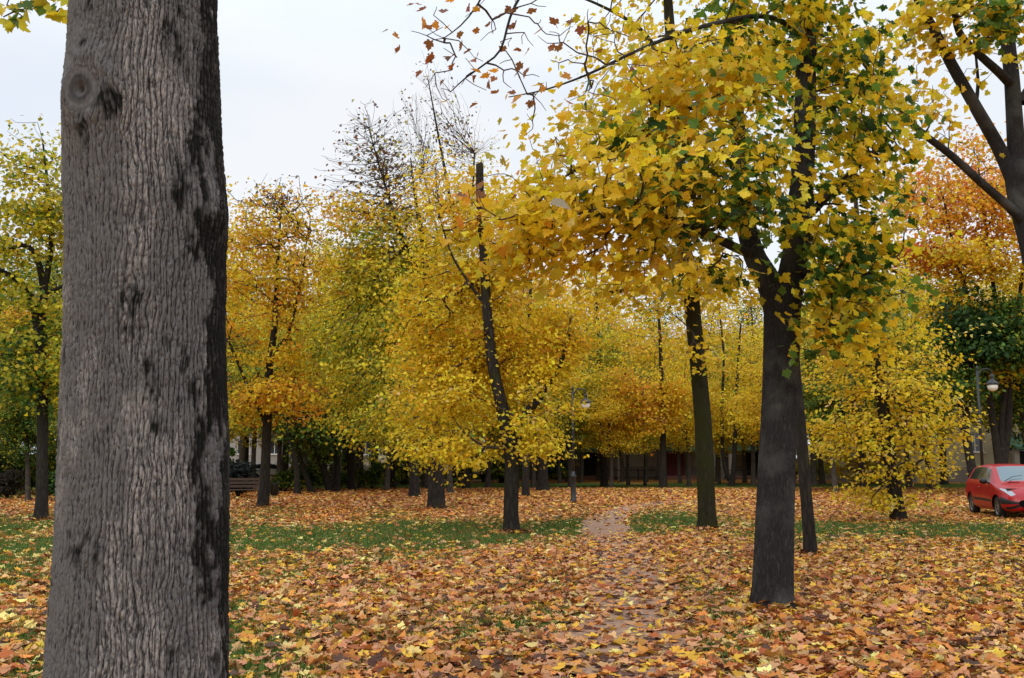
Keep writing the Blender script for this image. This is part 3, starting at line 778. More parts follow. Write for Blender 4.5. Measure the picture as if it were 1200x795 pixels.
# --- dark group of trunks in the left middle
bgl = [((348, 580), [(348, 580, 3.8), (348, 560, 3.2), (346, 540, 3), (341, 522, 2.8), (336, 500, 2.4), (330, 440, 1)], 'dark trunk bending left, nearest the litter bin', P_OLG, 345, 470),
       ((365, 578), [(366, 578, 3.6), (360, 562, 3.2), (354, 545, 2.8), (350, 520, 2.4), (352, 460, 1)], 'short dark trunk leaning left behind the bending one', P_GRN, 372, 490),
       ((386, 577), [(387, 577, 4.4), (380, 552, 4), (371, 533, 3.4), (364, 516, 3), (356, 480, 1.6), (350, 430, .8)], 'strongly slanting dark trunk in the shady left group', P_GRN, 372, 455),
       ((396, 577), [(396, 577, 3.4), (396, 550, 3), (396, 500, 2.8), (395, 440, 2), (392, 370, 1)], 'upright trunk touching the slanting one at its foot', P_OLG, 400, 450),
       ((412, 575), [(412, 575, 5), (411, 550, 4.4), (409, 500, 4), (406, 430, 3), (402, 340, 1.4)], 'thicker upright trunk left of the round green shrub', P_OLV, 410, 400),
       ((459, 573), [(459, 573, 4.2), (459, 550, 3.6), (460, 500, 3), (462, 430, 2), (464, 350, 1)], 'grey trunk right of the round green shrub', P_OLV, 455, 440),
       ((548, 573), [(548, 573, 3), (547, 550, 2.6), (548, 500, 2.2), (550, 440, 1)], 'thin far trunk between the thick trunk and the golden forked tree', P_OLV, 550, 480)]
for bp_, poly, lab, pal, cx, cy in bgl:
    ptree('lime_tree', lab, bp_, [poly], [(cx, cy, 42, 45, 170, 9, pal), (cx + 6, cy - 50, 40, 40, 90, 7, P_OLV)], 0.16, lod=2, spread=.34)

# --- rows of trees farther back: four kinds, then copies
def kind_tree(H, pal, pal2, dens, seed, spreadf=1.0):
    rng = np.random.default_rng(seed)
    x = 0.3 * rng.normal()
    P = [(0, 0, -.06), (x * .3, .1, H * .2), (x, 0, H * .45), (x * 1.2, -.2, H * .7), (x, 0, H * .96)]
    r = [.26, .2, .17, .1, .02]
    B = [(np.array(P), np.array(r))]
    for k in range(3):
        a = rng.uniform(0, 6.28); h = H * rng.uniform(.3, .5)
        B.append((np.array([(x * .8, 0, h), (x + math.cos(a) * H * .09, math.sin(a) * H * .09, h + H * .14), (x + math.cos(a) * H * .17, math.sin(a) * H * .17, h + H * .32)]), np.array([.1, .07, .02])))
    w = H * .23 * spreadf
    bl = [((x, 0, H * .42), (w, w, H * .14), int(230 * dens), 17, pal), ((x, 0, H * .62), (w * 1.05, w * 1.05, H * .17), int(260 * dens), 16, pal), ((x, 0, H * .84), (w * .7, w * .7, H * .15), int(170 * dens), 12, pal2)]
    for k in range(3):
        a = rng.uniform(0, 6.28); bl.append(((math.cos(a) * w * .8, math.sin(a) * w * .8, H * rng.uniform(.3, .7)), (w * .5, w * .5, H * .08), int(80 * dens), 16, pal2))
    return tree('lime_tree', 'x', (0, 0, 0), B, bl, 2, 0.2, rng, spread=.5, rtip=.007, bark=M_BARK_FAR)


def copy_tree(src, loc, rz, sc, label, group):
    o = src.copy(); COL.objects.link(o)
    o.location = loc; o.rotation_euler = (0, 0, rz); o.scale = (sc, sc, sc)
    o['label'] = label; o['group'] = group
    for ch in src.children:
        c = ch.copy(); COL.objects.link(c); c.parent = o
    return o


kinds = {'yel': kind_tree(15, P_GOLD, P_YEL, 1.0, 1), 'olv': kind_tree(15, P_OLV, P_OLG, 1.15, 2), 'grn': kind_tree(14, P_GRN, P_OLG, 1.2, 3), 'org': kind_tree(15, P_ORY, P_ORG, .9, 4)}
KW = {'yel': 'yellow leaved background tree in the far row', 'olv': 'olive yellow background tree in the far row', 'grn': 'dark green background tree in the far row', 'org': 'orange tinted background tree in the far row'}
far = [(-70, 60, 'olv', 1.0), (-10, 70, 'grn', .95), (20, 48, 'org', .62), (75, 62, 'olv', 1.0), (110, 80, 'yel', 1.1), (170, 70, 'olv', 1.1), (235, 66, 'yel', .95), (262, 90, 'org', 1.1), (290, 74, 'olv', .8),
       (345, 68, 'grn', .85), (372, 84, 'olv', 1.0), (405, 72, 'grn', .8), (440, 80, 'olv', 1.15), (478, 70, 'grn', .9), (505, 88, 'yel', 1.2), (535, 74, 'olv', .9), (575, 82, 'yel', 1.0), (600, 66, 'olv', .62),
       (655, 72, 'grn', .62), (728, 78, 'grn', .66), (690, 110, 'org', .95), (750, 108, 'yel', .95), (812, 108, 'org', .9), (840, 70, 'yel', .5), (925, 80, 'org', .8), (960, 70, 'olv', .8), (1000, 84, 'yel', 1.15),
       (1045, 66, 'grn', .75), (1075, 90, 'yel', 1.25), (1215, 62, 'yel', 1.0), (1260, 50, 'grn', .8), (1290, 70, 'org', 1.1), (1340, 56, 'yel', 1.0), (-140, 52, 'yel', 1.0), (-190, 64, 'grn', 1.1)]
far += [(-30, 44, 'grn', .55), (40, 40, 'grn', .42), (90, 46, 'olv', .6), (268, 50, 'olv', .6), (300, 58, 'yel', .62), (330, 52, 'olv', .6), (362, 60, 'grn', .62), (392, 56, 'grn', .55), (425, 60, 'olv', .75), (455, 54, 'grn', .6),
        (500, 58, 'olv', .75), (528, 50, 'yel', .62), (572, 60, 'yel', .7), (598, 54, 'olv', .55), (625, 60, 'grn', .6), (668, 62, 'olv', .62), (735, 66, 'olv', .55), (805, 64, 'yel', .55), (880, 66, 'yel', .62), (910, 58, 'yel', .62),
        (940, 54, 'yel', .7), (975, 50, 'grn', .62), (1005, 56, 'olv', .8), (1035, 52, 'grn', .62), (1062, 60, 'grn', .66), (1085, 56, 'olv', .7), (1205, 48, 'grn', .7), (1170, 66, 'yel', 1.0), (1120, 80, 'org', 1.1)]
far += [(255, 62, 'yel', 1.15), (285, 88, 'olv', 1.35), (335, 76, 'org', 1.2), (380, 70, 'yel', 1.15), (420, 84, 'olv', 1.4), (465, 74, 'yel', 1.25), (500, 66, 'olv', 1.1), (545, 82, 'yel', 1.3), (590, 74, 'yel', 1.05), (625, 84, 'olv', .95),
        (680, 74, 'yel', .62), (715, 60, 'yel', .5), (755, 76, 'olv', .6), (795, 72, 'yel', .55), (838, 78, 'olv', .6), (870, 74, 'yel', .62), (905, 70, 'olv', .7), (10, 58, 'olv', .95), (60, 50, 'olv', .8), (-60, 48, 'olv', .8), (150, 56, 'olv', .9), (950, 66, 'olv', .9), (1040, 72, 'yel', 1.0), (640, 96, 'yel', 1.15), (700, 90, 'yel', .95), (770, 84, 'yel', .82), (740, 104, 'org', 1.0), (810, 92, 'org', .9), (850, 88, 'yel', .95), (885, 96, 'yel', 1.05), (665, 78, 'org', .75)]
far += [(-150, 58, 'grn', .6), (-230, 60, 'olv', .7), (-300, 56, 'grn', .6), (-380, 62, 'olv', .9), (-460, 58, 'yel', .9), (1400, 60, 'olv', 1.0), (1470, 64, 'yel', 1.0)]
far += [(702, 82, 'yel', 1.2), (762, 92, 'olv', 1.2), (822, 86, 'yel', 1.15), (878, 90, 'olv', 1.2), (640, 88, 'olv', 1.1)]
used = set()
for i, (px, Y, k, sc) in enumerate(far):
    x = (px - CX) * Y / F * math.sqrt(1)
    src = kinds[k]
    if k not in used:
        used.add(k); o = src
        o.location = (x, Y, 0); o.scale = (sc,) * 3; o['label'] = KW[k]; o['group'] = 'background trees of the far row'
    else:
        copy_tree(src, (x, Y, 0), R.uniform(0, 6.28), sc * R.uniform(.94, 1.06), KW[k], 'background trees of the far row')

# ------------------------------------------------------------------ big foreground trunk
def big_trunk():
    YD = 4.6
    sil = [(0, 85, 255), (60, 83, 256), (130, 80, 258), (200, 80, 262), (240, 81, 266), (270, 82, 266), (330, 82, 265), (400, 81, 264), (500, 77, 266), (600, 72, 267), (700, 64, 267), (795, 56, 267)]
    P, rad = [], []
    for py, a, b in reversed(sil):
        c = at((a + b) / 2, py, YD); l = at(a, py, YD)
        P.append(c); rad.append(c[0] - l[0])
    P = np.array(P); rad = np.array(rad)
    z0 = P[0, 2]; k = z0 / 2
    P = np.vstack([[P[0, 0] - .03, YD, -.06], [P[0, 0] - .015, YD, z0 * .5], P]); rad = np.concatenate([[rad[0] * 1.3, rad[0] * 1.1], rad])
    top = P[-1]
    P = np.vstack([P, top + (0, .02, .8), top + (.05, .05, 2)]); rad = np.concatenate([rad, [rad[-1] * .95, rad[-1] * .85]])
    base = np.array([P[0, 0], YD, 0.0])
    root = empty('maple_tree', base, 'huge grey rough barked trunk in the left foreground with a branch scar', 'tree')
    # bark mesh
    Q, r = resample(P, rad, 0.0065)
    Q = Q - base
    m, nu = len(Q), 1150
    T, A, B = frames(Q)
    th = np.linspace(0, 2 * np.pi, nu, endpoint=False)[None]
    s = np.concatenate([[0], np.cumsum(np.linalg.norm(np.diff(Q, axis=0), axis=1))])[:, None]
    # direction of the scar and the side bulge
    def ang(px, py):
        p = at(px, py, YD - .28) - base
        i = int(np.argmin(np.abs(Q[:, 2] - p[2])))
        c = Q[i]; x = (p[0] - c[0]) / r[i]
        x = max(-.97, min(.97, x))
        d = np.array([x, -math.sqrt(1 - x * x), 0])
        return math.atan2(d @ B[i], d @ A[i]), s[i, 0], i
    aK, sK, iK = ang(104, 108); aS, sS, iS = ang(262, 243); aP, sP, iP = ang(158, 487)
    def dang(a): return (th - a + np.pi) % (2 * np.pi) - np.pi
    rm = r[:, None] * .965
    dk = np.sqrt((dang(aK) * .37 / .105) ** 2 + ((s - sK) / .125) ** 2)
    ncell = 176
    dk = dk * (1 + .34 * (fbm(np.cos(th) * 9 + 0 * s, s * 9 + np.sin(th) * 9, 61, 3) - .5))
    dp = np.sqrt((dang(aP) * .37 / .09) ** 2 + ((s - sP) / .11) ** 2)
    tu = th / (2 * np.pi)
    z0_ = 0 * th + s
    wob = pnoise(tu * 12 + 0 * s, s / .42 + 0 * th, 12, 3) - .5
    wob2 = pnoise(tu * 56 + 0 * s, s / .10 + 0 * th, 40, 4) - .5
    wob3 = pnoise(tu * 70 + 0 * s, s / .085 + 0 * th, 52, 6) - .5
    bend = 2.2 * np.exp(-(dk / 1.7) ** 2) * np.sign(s - sK) * np.minimum(1, np.abs(s - sK) / .1) * np.sin(np.clip(dang(aK) * 3.2, -1.5, 1.5))
    u = tu * ncell + 3.6 * wob + 1.4 * bend
    v = s / .17 + 0 * th
    f1 = np.abs(np.sin(np.pi * .5 * (u + 2.3 * wob2))) ** .8
    f2 = np.abs(np.sin(np.pi * .5 * (tu * (ncell - 26) + 3.6 * wob - 2.5 * wob3 + .6))) ** .8
    f3 = fissure(tu * ncell + .8 * wob2, s / .028 + 0 * th, ncell, 15, .07)
    f4 = .5 * pnoise(tu * 80 + 0 * s, s / .05 + 0 * th, 80, 25) + .5 * pnoise(tu * 24 + 0 * s, s / .13 + 0 * th, 24, 26)
    ridge = np.clip(np.minimum(f1, .22 + .9 * f2) * (.40 + .60 * f3) * (.36 + 1.1 * f4), 0, 1)
    ridge = ridge * (1 - .45 * np.exp(-dp ** 2)) + .25 * np.exp(-dp ** 2)
    fine = pnoise(u * 5, s / .02 + 0 * th, ncell * 5, 19)
    big = 0
    smooth_zone = np.clip((pnoise(tu * 9 + 0 * s, s / .55 + 0 * th, 9, 77) - .5) * 3 + .3, 0, 1)      # flatter plates low on the bole
    amp = .015 - .005 * smooth_zone
    lump = .10 * rm * (fbm(np.cos(th) * 1.1 + 7, s * .9 + np.sin(th) * 1.1, 12) - .5)
    rr = rm + lump * .6 + amp * (ridge - .5) + .006 * (fine - .5) + .004 * (fbm(u * 2, s / .012 + 0 * th, 41, 3) - .5)
    collar = .045 * np.exp(-(dk / 1.9) ** 2) + .012 * np.exp(-((dk - 1.2) / .28) ** 2)
    rr = rr + collar + .03 * np.exp(-((dang(aS) * .37 / .12) ** 2 + ((s - sS) / .10) ** 2)) - .004 * np.exp(-dp ** 2) * (1 - np.exp(-(dp * 2) ** 2))
    V = Q[:, None] + rr[..., None] * (np.cos(th)[..., None] * A[:, None] + np.sin(th)[..., None] * B[:, None])
    nd = math.cos(aK + .25) * A[iK] + math.sin(aK + .25) * B[iK]; nd[2] = .02; nd /= np.linalg.norm(nd)
    ic = int(np.argmin(np.abs(dang(aK)[0]))); c0 = V[iK, ic] @ nd
    mk = np.clip((1.2 - dk) / .42, 0, 1); mk = mk * mk * (3 - 2 * mk)
    tgt = c0 - .006 + .5 * amp * (ridge - .5) + 0.0012 * np.sin(dk * 34 + 6 * fbm(u * .5, v * 2, 2)) + .010 * (fbm(u * .4, v * 2, 92) - .5) - .045 * np.exp(-(dk / .17) ** 2) + .004 * (fine - .5)
    V = V + nd * (mk * (tgt - V @ nd))[..., None]
    i = np.arange(m - 1)[:, None] * nu; j = np.arange(nu)[None]; j2 = (j + 1) % nu
    quads = np.stack([i + j, i + j2, i + nu + j2, i + nu + j], -1)
    # scar disc is a part of its own
    inside = (dk < .86)
    qin = inside[:-1] & inside[1:] & np.roll(inside, -1, 1)[:-1] & np.roll(inside, -1, 1)[1:]
    # moss on the right flank and by the scar
    aM, _, _ = ang(232, 150)
    hgt = np.clip((s - .6) / 2.2, 0, 1)
    zone = np.exp(-(dang(aM + .55) / .55) ** 2) * (.40 + .85 * hgt) + .62 * np.exp(-((dang(aK + .40) / .3) ** 2 + ((s - sK) / .24) ** 2)) + .28 * np.exp(-((dang(aM - .35) / .35) ** 2)) * hgt + .34 * np.exp(-((dang(aM + .55) / .28) ** 2)) * (1 - hgt)
    zone = zone + .09 * np.exp(-((dang(aP) - .25) / .35) ** 2) * (np.abs(s - sP - .1) < .5) + .03
    nz = .5 * pnoise(tu * 22 + .4 * wob2, s / .22 + 0 * th, 22, 55) + .3 * pnoise(tu * 50 + 0 * s, s / .09 + 0 * th, 50, 56) + .2 * pnoise(tu * 140 + 0 * s, s / .03 + 0 * th, 140, 57)
    moss = np.clip((zone * 1.2 + (nz - .5) * 2.2 - .44) * 3.2, 0, 1) * np.clip(1.25 - .55 * ridge, 0, 1)
    moss = np.clip(moss, 0, .95)
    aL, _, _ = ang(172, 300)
    lit_band = np.exp(-(dang(aL) / .4) ** 2)  # paler centre band: lichen, plus some painted light across the trunk
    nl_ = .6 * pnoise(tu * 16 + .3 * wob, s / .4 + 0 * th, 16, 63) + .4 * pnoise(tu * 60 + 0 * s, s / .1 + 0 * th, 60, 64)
    lich_light = np.clip((nl_ + .40 * lit_band - .60) * 4, 0, 1) * np.clip(ridge * 2.4 - .55, 0, 1)
    def part(name, q):
        used_, inv = np.unique(q.ravel(), return_inverse=True)
        me = mesh_np(name, V.reshape(-1, 3)[used_], [inv.reshape(-1, 4)], True)
        for nm, a in (('ridge', ridge * .7 + fine * .3), ('moss', moss), ('lichen_light', lich_light), ('rings', np.clip(dk, 0, 1) + 0 * th)):
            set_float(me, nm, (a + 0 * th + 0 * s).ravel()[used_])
        return me
    mt, nt, out = new_mat('bark_foreground')
    ar = N(nt, 'ShaderNodeAttribute', attribute_name='ridge'); am = N(nt, 'ShaderNodeAttribute', attribute_name='moss'); al = N(nt, 'ShaderNodeAttribute', attribute_name='lichen_light')
    tc = N(nt, 'ShaderNodeTexCoord'); no = N(nt, 'ShaderNodeTexNoise'); no.inputs['Scale'].default_value = 110; no.inputs['Detail'].default_value = 5; no.inputs['Roughness'].default_value = .65
    mp = N(nt, 'ShaderNodeMapping'); mp.inputs['Scale'].default_value = (1, 1, .32)
    nt.links.new(tc.outputs['Object'], mp.inputs[0]); nt.links.new(mp.outputs[0], no.inputs['Vector'])
    ad = N(nt, 'ShaderNodeMath', operation='MULTIPLY_ADD'); ad.inputs[1].default_value = 1.15
    nt.links.new(no.outputs['Fac'], ad.inputs[0]); nt.links.new(ar.outputs['Fac'], ad.inputs[2])
    rc = ramp(nt, [(.42, tuple(lin((17, 16, 16)))), (.76, tuple(lin((56, 54, 54)))), (1.0, tuple(lin((102, 99, 97))))])
    nt.links.new(ad.outputs[0], rc.inputs[0])
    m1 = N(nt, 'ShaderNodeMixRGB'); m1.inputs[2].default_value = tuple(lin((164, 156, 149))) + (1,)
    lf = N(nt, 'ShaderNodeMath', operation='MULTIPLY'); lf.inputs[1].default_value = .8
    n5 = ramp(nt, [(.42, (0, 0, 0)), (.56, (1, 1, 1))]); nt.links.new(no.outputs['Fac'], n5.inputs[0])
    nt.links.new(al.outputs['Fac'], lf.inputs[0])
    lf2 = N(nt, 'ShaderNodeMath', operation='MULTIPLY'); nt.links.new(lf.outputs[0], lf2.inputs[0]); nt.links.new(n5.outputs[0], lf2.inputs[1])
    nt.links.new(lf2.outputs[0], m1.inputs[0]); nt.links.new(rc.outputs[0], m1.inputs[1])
    m2 = N(nt, 'ShaderNodeMixRGB'); m2.inputs[2].default_value = tuple(lin((17, 17, 11))) + (1,)
    nt.links.new(am.outputs['Fac'], m2.inputs[0]); nt.links.new(m1.outputs[0], m2.inputs[1])
    b = N(nt, 'ShaderNodeBsdfPrincipled'); b.inputs['Roughness'].default_value = .9; b.inputs['Specular IOR Level'].default_value = .15
    nt.links.new(m2.outputs[0], b.inputs['Base Color'])
    bp = N(nt, 'ShaderNodeBump'); bp.inputs['Strength'].default_value = .8; bp.inputs['Distance'].default_value = .006
    nt.links.new(no.outputs['Fac'], bp.inputs['Height']); nt.links.new(bp.outputs[0], b.inputs['Normal'])
    nt.links.new(b.outputs[0], out.inputs[0])
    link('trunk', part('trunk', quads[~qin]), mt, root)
    ms, nt, out = new_mat('scar_wood')
    arr = N(nt, 'ShaderNodeAttribute', attribute_name='rings')
    n6 = N(nt, 'ShaderNodeTexNoise'); n6.inputs['Scale'].default_value = 40; n6.inputs['Detail'].default_value = 6
    ad = N(nt, 'ShaderNodeMath', operation='MULTIPLY_ADD'); ad.inputs[1].default_value = 11; nt.links.new(arr.outputs['Fac'], ad.inputs[0]); nt.links.new(n6.outputs['Fac'], ad.inputs[2])
    sn = N(nt, 'ShaderNodeMath', operation='SINE'); nt.links.new(ad.outputs[0], sn.inputs[0])
    mr = N(nt, 'ShaderNodeMapRange'); mr.inputs[1].default_value = -1; nt.links.new(sn.outputs[0], mr.inputs[0])
    rc = ramp(nt, [(0, tuple(lin((54, 51, 50)))), (1, tuple(lin((92, 88, 86))))]); nt.links.new(mr.outputs[0], rc.inputs[0])
    b = N(nt, 'ShaderNodeBsdfPrincipled'); b.inputs['Roughness'].default_value = .9; nt.links.new(rc.outputs[0], b.inputs['Base Color']); nt.links.new(b.outputs[0], out.inputs[0])
    link('branch_scar', part('branch_scar', quads[qin]), ms, root)
    # the bole above the frame, two limbs and the crown
    t0 = P[-1]
    rng = np.random.default_rng(5)
    limbs = [([t0 - (0, 0, .1), t0 + (.1, .2, 1.6), t0 + (-.1, .5, 3.4), t0 + (.2, .6, 5.5)], [rad[-1] * .98, .27, .18, .05]),
             ([t0 + (-.05, .05, .6), t0 + (-.9, .3, 1.5), t0 + (-2.0, .5, 2.6), t0 + (-3, .6, 3.8)], [.17, .14, .1, .03]),
             ([t0 + (.05, .1, 1.2), t0 + (.8, .6, 2.3), t0 + (1.4, .9, 3.6), t0 + (1.8, 1, 4.8)], [.15, .12, .08, .03]),
             ([t0 + (-.6, .2, 1.25), t0 + (-1.4, .9, 1.2), t0 + (-2.2, 1.7, .55), (at(20, -25, 6.4))], [.05, .035, .022, .008])]
    BP, BL = [], []
    for Pl, rl in limbs:
        bole_mesh('limb', np.array(Pl), np.array(rl), base, M_BARK_GREY, root, rng, nu=20)
        q, _ = resample(np.array(Pl), np.array(rl), .3); BP.append(q[2:]); BL.append(np.arange(len(q) - 2) * .08)
    tl = [at(px, py, 6.4 + rng.uniform(-.15, .15)) for px, py in [(8, 6), (20, 12), (34, 10), (50, 4), (64, 18), (70, 10), (4, 20), (30, 22), (60, -6), (45, -14), (15, -12), (75, -10)]]
    nnear = len(tl)
    tl = np.array(tl)
    q = rng.normal(size=(70, 3)); q /= np.linalg.norm(q, axis=1)[:, None]
    tl = np.concatenate([tl, t0 + np.array([-.6, .4, 4.0]) + q * np.array([3, 2.2, 1.8])])
    pos, par, order = grow(np.concatenate(BP), np.concatenate(BL), tl, .3, rng)
    nb = len(pos) - len(tl); P0 = np.array([pos[par[j]] for j in order]); P1 = np.array([pos[j] for j in order])
    v, f = prism(P0 - base, P1 - base, np.full(len(P0), .006), np.full(len(P0), .004), 4)
    tw = mesh_np('twigs', v, [f], True)
    LP, LC = [], []
    for k, p in enumerate(tl):
        n = 3 if k < nnear else 10
        LP.append(p + rng.normal(0, 1, (n, 3)) * (.05 if k < nnear else .2)); LC.append(pick([(LIM, 3), (YEL, 2), (GRN, 2.6)] if k < nnear else P_YELG, n, rng))
    LP = np.concatenate(LP); LC = np.concatenate(LC); n = len(LP)
    Nn = rng.normal(0, .5, (n, 3)) + np.array([0, -.35, .7]); Nn /= np.linalg.norm(Nn, axis=1)[:, None]
    link('crown', join_meshes('crown', tw, leaf_mesh('crown', LP - base, Nn, rng.normal(0, .4, (n, 3)) + np.array([.3, 0, -.8]), .115 * rng.uniform(.75, 1.15, n), LC, 0, rng)), [M_TWIG, M_LEAF], root)


big_trunk()

# pale grey leaf in the maple foliage
g0 = at(655, 240, 8.6)
me = leaf_mesh('withered_leaf', np.array([g0]) - np.array(maple.location), np.array([[.2, -.75, .6]]) / np.linalg.norm([.2, -.75, .6]), np.array([[.9, 0, -.35]]), np.array([.2]), np.array([lin((176, 168, 150))]), 1, np.random.default_rng(1), .6, .1)
wl = link('withered_leaf', me, M_LEAF, maple); wl['label'] = 'single large pale grey leaf'

# ------------------------------------------------------------------ ground cover fields
PATHC = [(716, 830), (718, 795), (732, 740), (738, 700), (738, 670), (726, 648), (714, 630), (709, 616), (716, 605), (734, 597), (762, 591.5), (800, 588)]
PG = np.array([ground(*p) for p in PATHC])
PG = np.vstack([[PG[0, 0] - .3, -2, 0], PG, PG[-1] + (3.0, 1.0, 0), PG[-1] + (9, 1.5, 0)])
PQ, _ = resample(PG, np.ones(len(PG)), 0.25)


def path_dist(x, y):
    d = np.full(x.shape, 99.0)
    for p in PQ[::2]:
        d = np.minimum(d, (x - p[0]) ** 2 + (y - p[1]) ** 2)
    return np.sqrt(d)


def grass_amt(x, y):
    """0 = leaf litter only, 1 = open grass"""
    g = 0.0
    yc = 21.0 + .42 * (x + 5); hw = np.where(x < 0, 4.4, 2.9) + 1.2 * (fbm(x * .3, y * .2, 51, 2) - .5)
    g = np.maximum(g, .95 * np.exp(-((y - yc) / hw) ** 2) * (x < 3.2) * (x > -30))
    g = np.maximum(g, 1.05 * np.exp(-((x - 3.9) / 1.5) ** 2 - ((y - 27) / 5) ** 2))
    g = np.maximum(g, .75 * np.exp(-((y - 23.5) / 3.4) ** 2) * (x > 4.5))
    g = np.maximum(g, .74 * np.exp(-((x + 7.5) / 4.0) ** 2 - ((y - 16) / 6) ** 2))
    g = np.maximum(g, .8 * np.exp(-((x + 14) / 5.0) ** 2 - ((y - 24) / 8) ** 2))
    g = np.maximum(g, .46 * np.exp(-((x + 2.4) / 1.5) ** 2 - ((y - 9.0) / 3) ** 2))
    g = np.maximum(g, .85 * np.exp(-((y - 66) / 6.0) ** 2))
    g = np.maximum(g, .9 * np.clip((-x - .25 * y - 6) / 6, 0, 1) * (y > 40))
    g = np.maximum(g, .7 * np.exp(-((x - 15) / 4) ** 2 - ((y - 24) / 4) ** 2))
    n = fbm(x * .55 + 30, y * .3 + 11, 101, 4)
    n2 = fbm(x * 2.3, y * 1.6, 303, 4)
    return np.clip(g * 1.0 + (n - .5) * 1.3 + (n2 - .5) * .85 + .06, 0, 1)


# ground sheet
def axis(lo, hi, step, outer):
    a = np.arange(lo, hi + 1e-6, step)
    return np.concatenate([[-v for v in outer[::-1]] if lo < 0 else [], a, outer])
gx = np.concatenate([[-2500, -900, -300, -120], np.arange(-60, 60.01, .5), [120, 300, 900, 2500]])
gy = np.concatenate([[-2500, -600, -100], np.arange(-12, 130.01, .5), [180, 400, 1000, 2800]])
GX, GY = np.meshgrid(gx, gy)
V = np.stack([GX, GY, 0 * GX], -1).reshape(-1, 3)
nx, ny = len(gx), len(gy)
i = (np.arange(ny - 1)[:, None] * nx + np.arange(nx - 1)[None])
me = mesh_np('ground', V, [np.stack([i, i + 1, i + nx + 1, i + nx], -1).reshape(-1, 4)])
set_float(me, 'grass', grass_amt(GX, GY).ravel())
mt, nt, out = new_mat('ground_litter_and_turf')
ga = N(nt, 'ShaderNodeAttribute', attribute_name='grass'); tc = N(nt, 'ShaderNodeTexCoord')
v1 = N(nt, 'ShaderNodeTexVoronoi'); v1.inputs['Scale'].default_value = 9
nt.links.new(tc.outputs['Object'], v1.inputs['Vector'])
sp = N(nt, 'ShaderNodeSeparateColor'); nt.links.new(v1.outputs['Color'], sp.inputs[0])
rl = ramp(nt, [(0, tuple(lin((62, 44, 30)))), (.35, tuple(lin((116, 76, 44)))), (.65, tuple(lin((170, 112, 60)))), (.85, tuple(lin((204, 150, 70)))), (1, tuple(lin((216, 180, 96))))])
nt.links.new(sp.outputs[0], rl.inputs[0])
n1 = N(nt, 'ShaderNodeTexNoise'); n1.inputs['Scale'].default_value = 5; n1.inputs['Detail'].default_value = 8
nt.links.new(tc.outputs['Object'], n1.inputs['Vector'])
rg = ramp(nt, [(.3, tuple(lin((40, 56, 22)))), (.7, tuple(lin((88, 112, 42))))]); nt.links.new(n1.outputs['Fac'], rg.inputs[0])
ma = N(nt, 'ShaderNodeMath', operation='ADD'); nt.links.new(ga.outputs['Fac'], ma.inputs[0])
n2 = N(nt, 'ShaderNodeTexNoise'); n2.inputs['Scale'].default_value = 7; n2.inputs['Detail'].default_value = 5; nt.links.new(tc.outputs['Object'], n2.inputs['Vector'])
nt.links.new(n2.outputs['Fac'], ma.inputs[1])
rm_ = ramp(nt, [(.82, (0, 0, 0)), (.98, (1, 1, 1))]); nt.links.new(ma.outputs[0], rm_.inputs[0])
mx = N(nt, 'ShaderNodeMixRGB'); nt.links.new(rm_.outputs[0], mx.inputs[0]); nt.links.new(rl.outputs[0], mx.inputs[1]); nt.links.new(rg.outputs[0], mx.inputs[2])
b = N(nt, 'ShaderNodeBsdfPrincipled'); b.inputs['Roughness'].default_value = .95; b.inputs['Specular IOR Level'].default_value = .1
nt.links.new(mx.outputs[0], b.inputs['Base Color'])
bp = N(nt, 'ShaderNodeBump'); bp.inputs['Strength'].default_value = .8; bp.inputs['Distance'].default_value = .03
nt.links.new(v1.outputs['Distance'], bp.inputs['Height']); nt.links.new(bp.outputs[0], b.inputs['Normal'])
nt.links.new(b.outputs[0], out.inputs[0])
tag(link('ground', me, mt), 'park ground of turf and leaf litter', 'ground', kind='structure')

# path
T_, A_, B_ = frames(PQ)
nrm = np.stack([-T_[:, 1], T_[:, 0], 0 * T_[:, 0]], 1)
ss = np.arange(len(PQ)) * .25
wl_ = .58 + .5 * (fbm(ss * .9, ss * 0 + 3, 7) - .5); wr_ = .58 + .5 * (fbm(ss * .9, ss * 0 + 13, 8) - .5)
rows = np.stack([PQ + nrm * wl_[:, None], PQ, PQ - nrm * wr_[:, None]], 1); rows[..., 2] = .004
k = np.arange(len(PQ) - 1)[:, None] * 3
me = mesh_np('path', rows.reshape(-1, 3), [np.concatenate([np.concatenate([k, k + 3, k + 4, k + 1], 1), np.concatenate([k + 1, k + 4, k + 5, k + 2], 1)])])
mt, nt, out = new_mat('trodden_soil')
tc = N(nt, 'ShaderNodeTexCoord'); n1 = N(nt, 'ShaderNodeTexNoise'); n1.inputs['Scale'].default_value = 9; n1.inputs['Detail'].default_value = 9; n1.inputs['Roughness'].default_value = .7
nt.links.new(tc.outputs['Object'], n1.inputs['Vector'])
rc = ramp(nt, [(.3, tuple(lin((104, 78, 62)))), (.55, tuple(lin((160, 126, 102)))), (.75, tuple(lin((190, 158, 130))))]); nt.links.new(n1.outputs['Fac'], rc.inputs[0])
b = N(nt, 'ShaderNodeBsdfPrincipled'); b.inputs['Roughness'].default_value = .95; nt.links.new(rc.outputs[0], b.inputs['Base Color'])
bp = N(nt, 'ShaderNodeBump'); bp.inputs['Strength'].default_value = .5; bp.inputs['Distance'].default_value = .02; nt.links.new(n1.outputs['Fac'], bp.inputs['Height']); nt.links.new(bp.outputs[0], b.inputs['Normal'])
nt.links.new(b.outputs[0], out.inputs[0])
tag(link('path', me, mt), 'trodden earth path curving through the fallen leaves', 'path', kind='structure')

# ------------------------------------------------------------------ fallen leaves and grass
LTAN, LPINK, LORG, LGOLD, LPALE, LRUST, LDRK = (202, 158, 104), (194, 140, 100), (202, 134, 64), (220, 174, 62), (226, 202, 122), (166, 94, 52), (88, 60, 47)


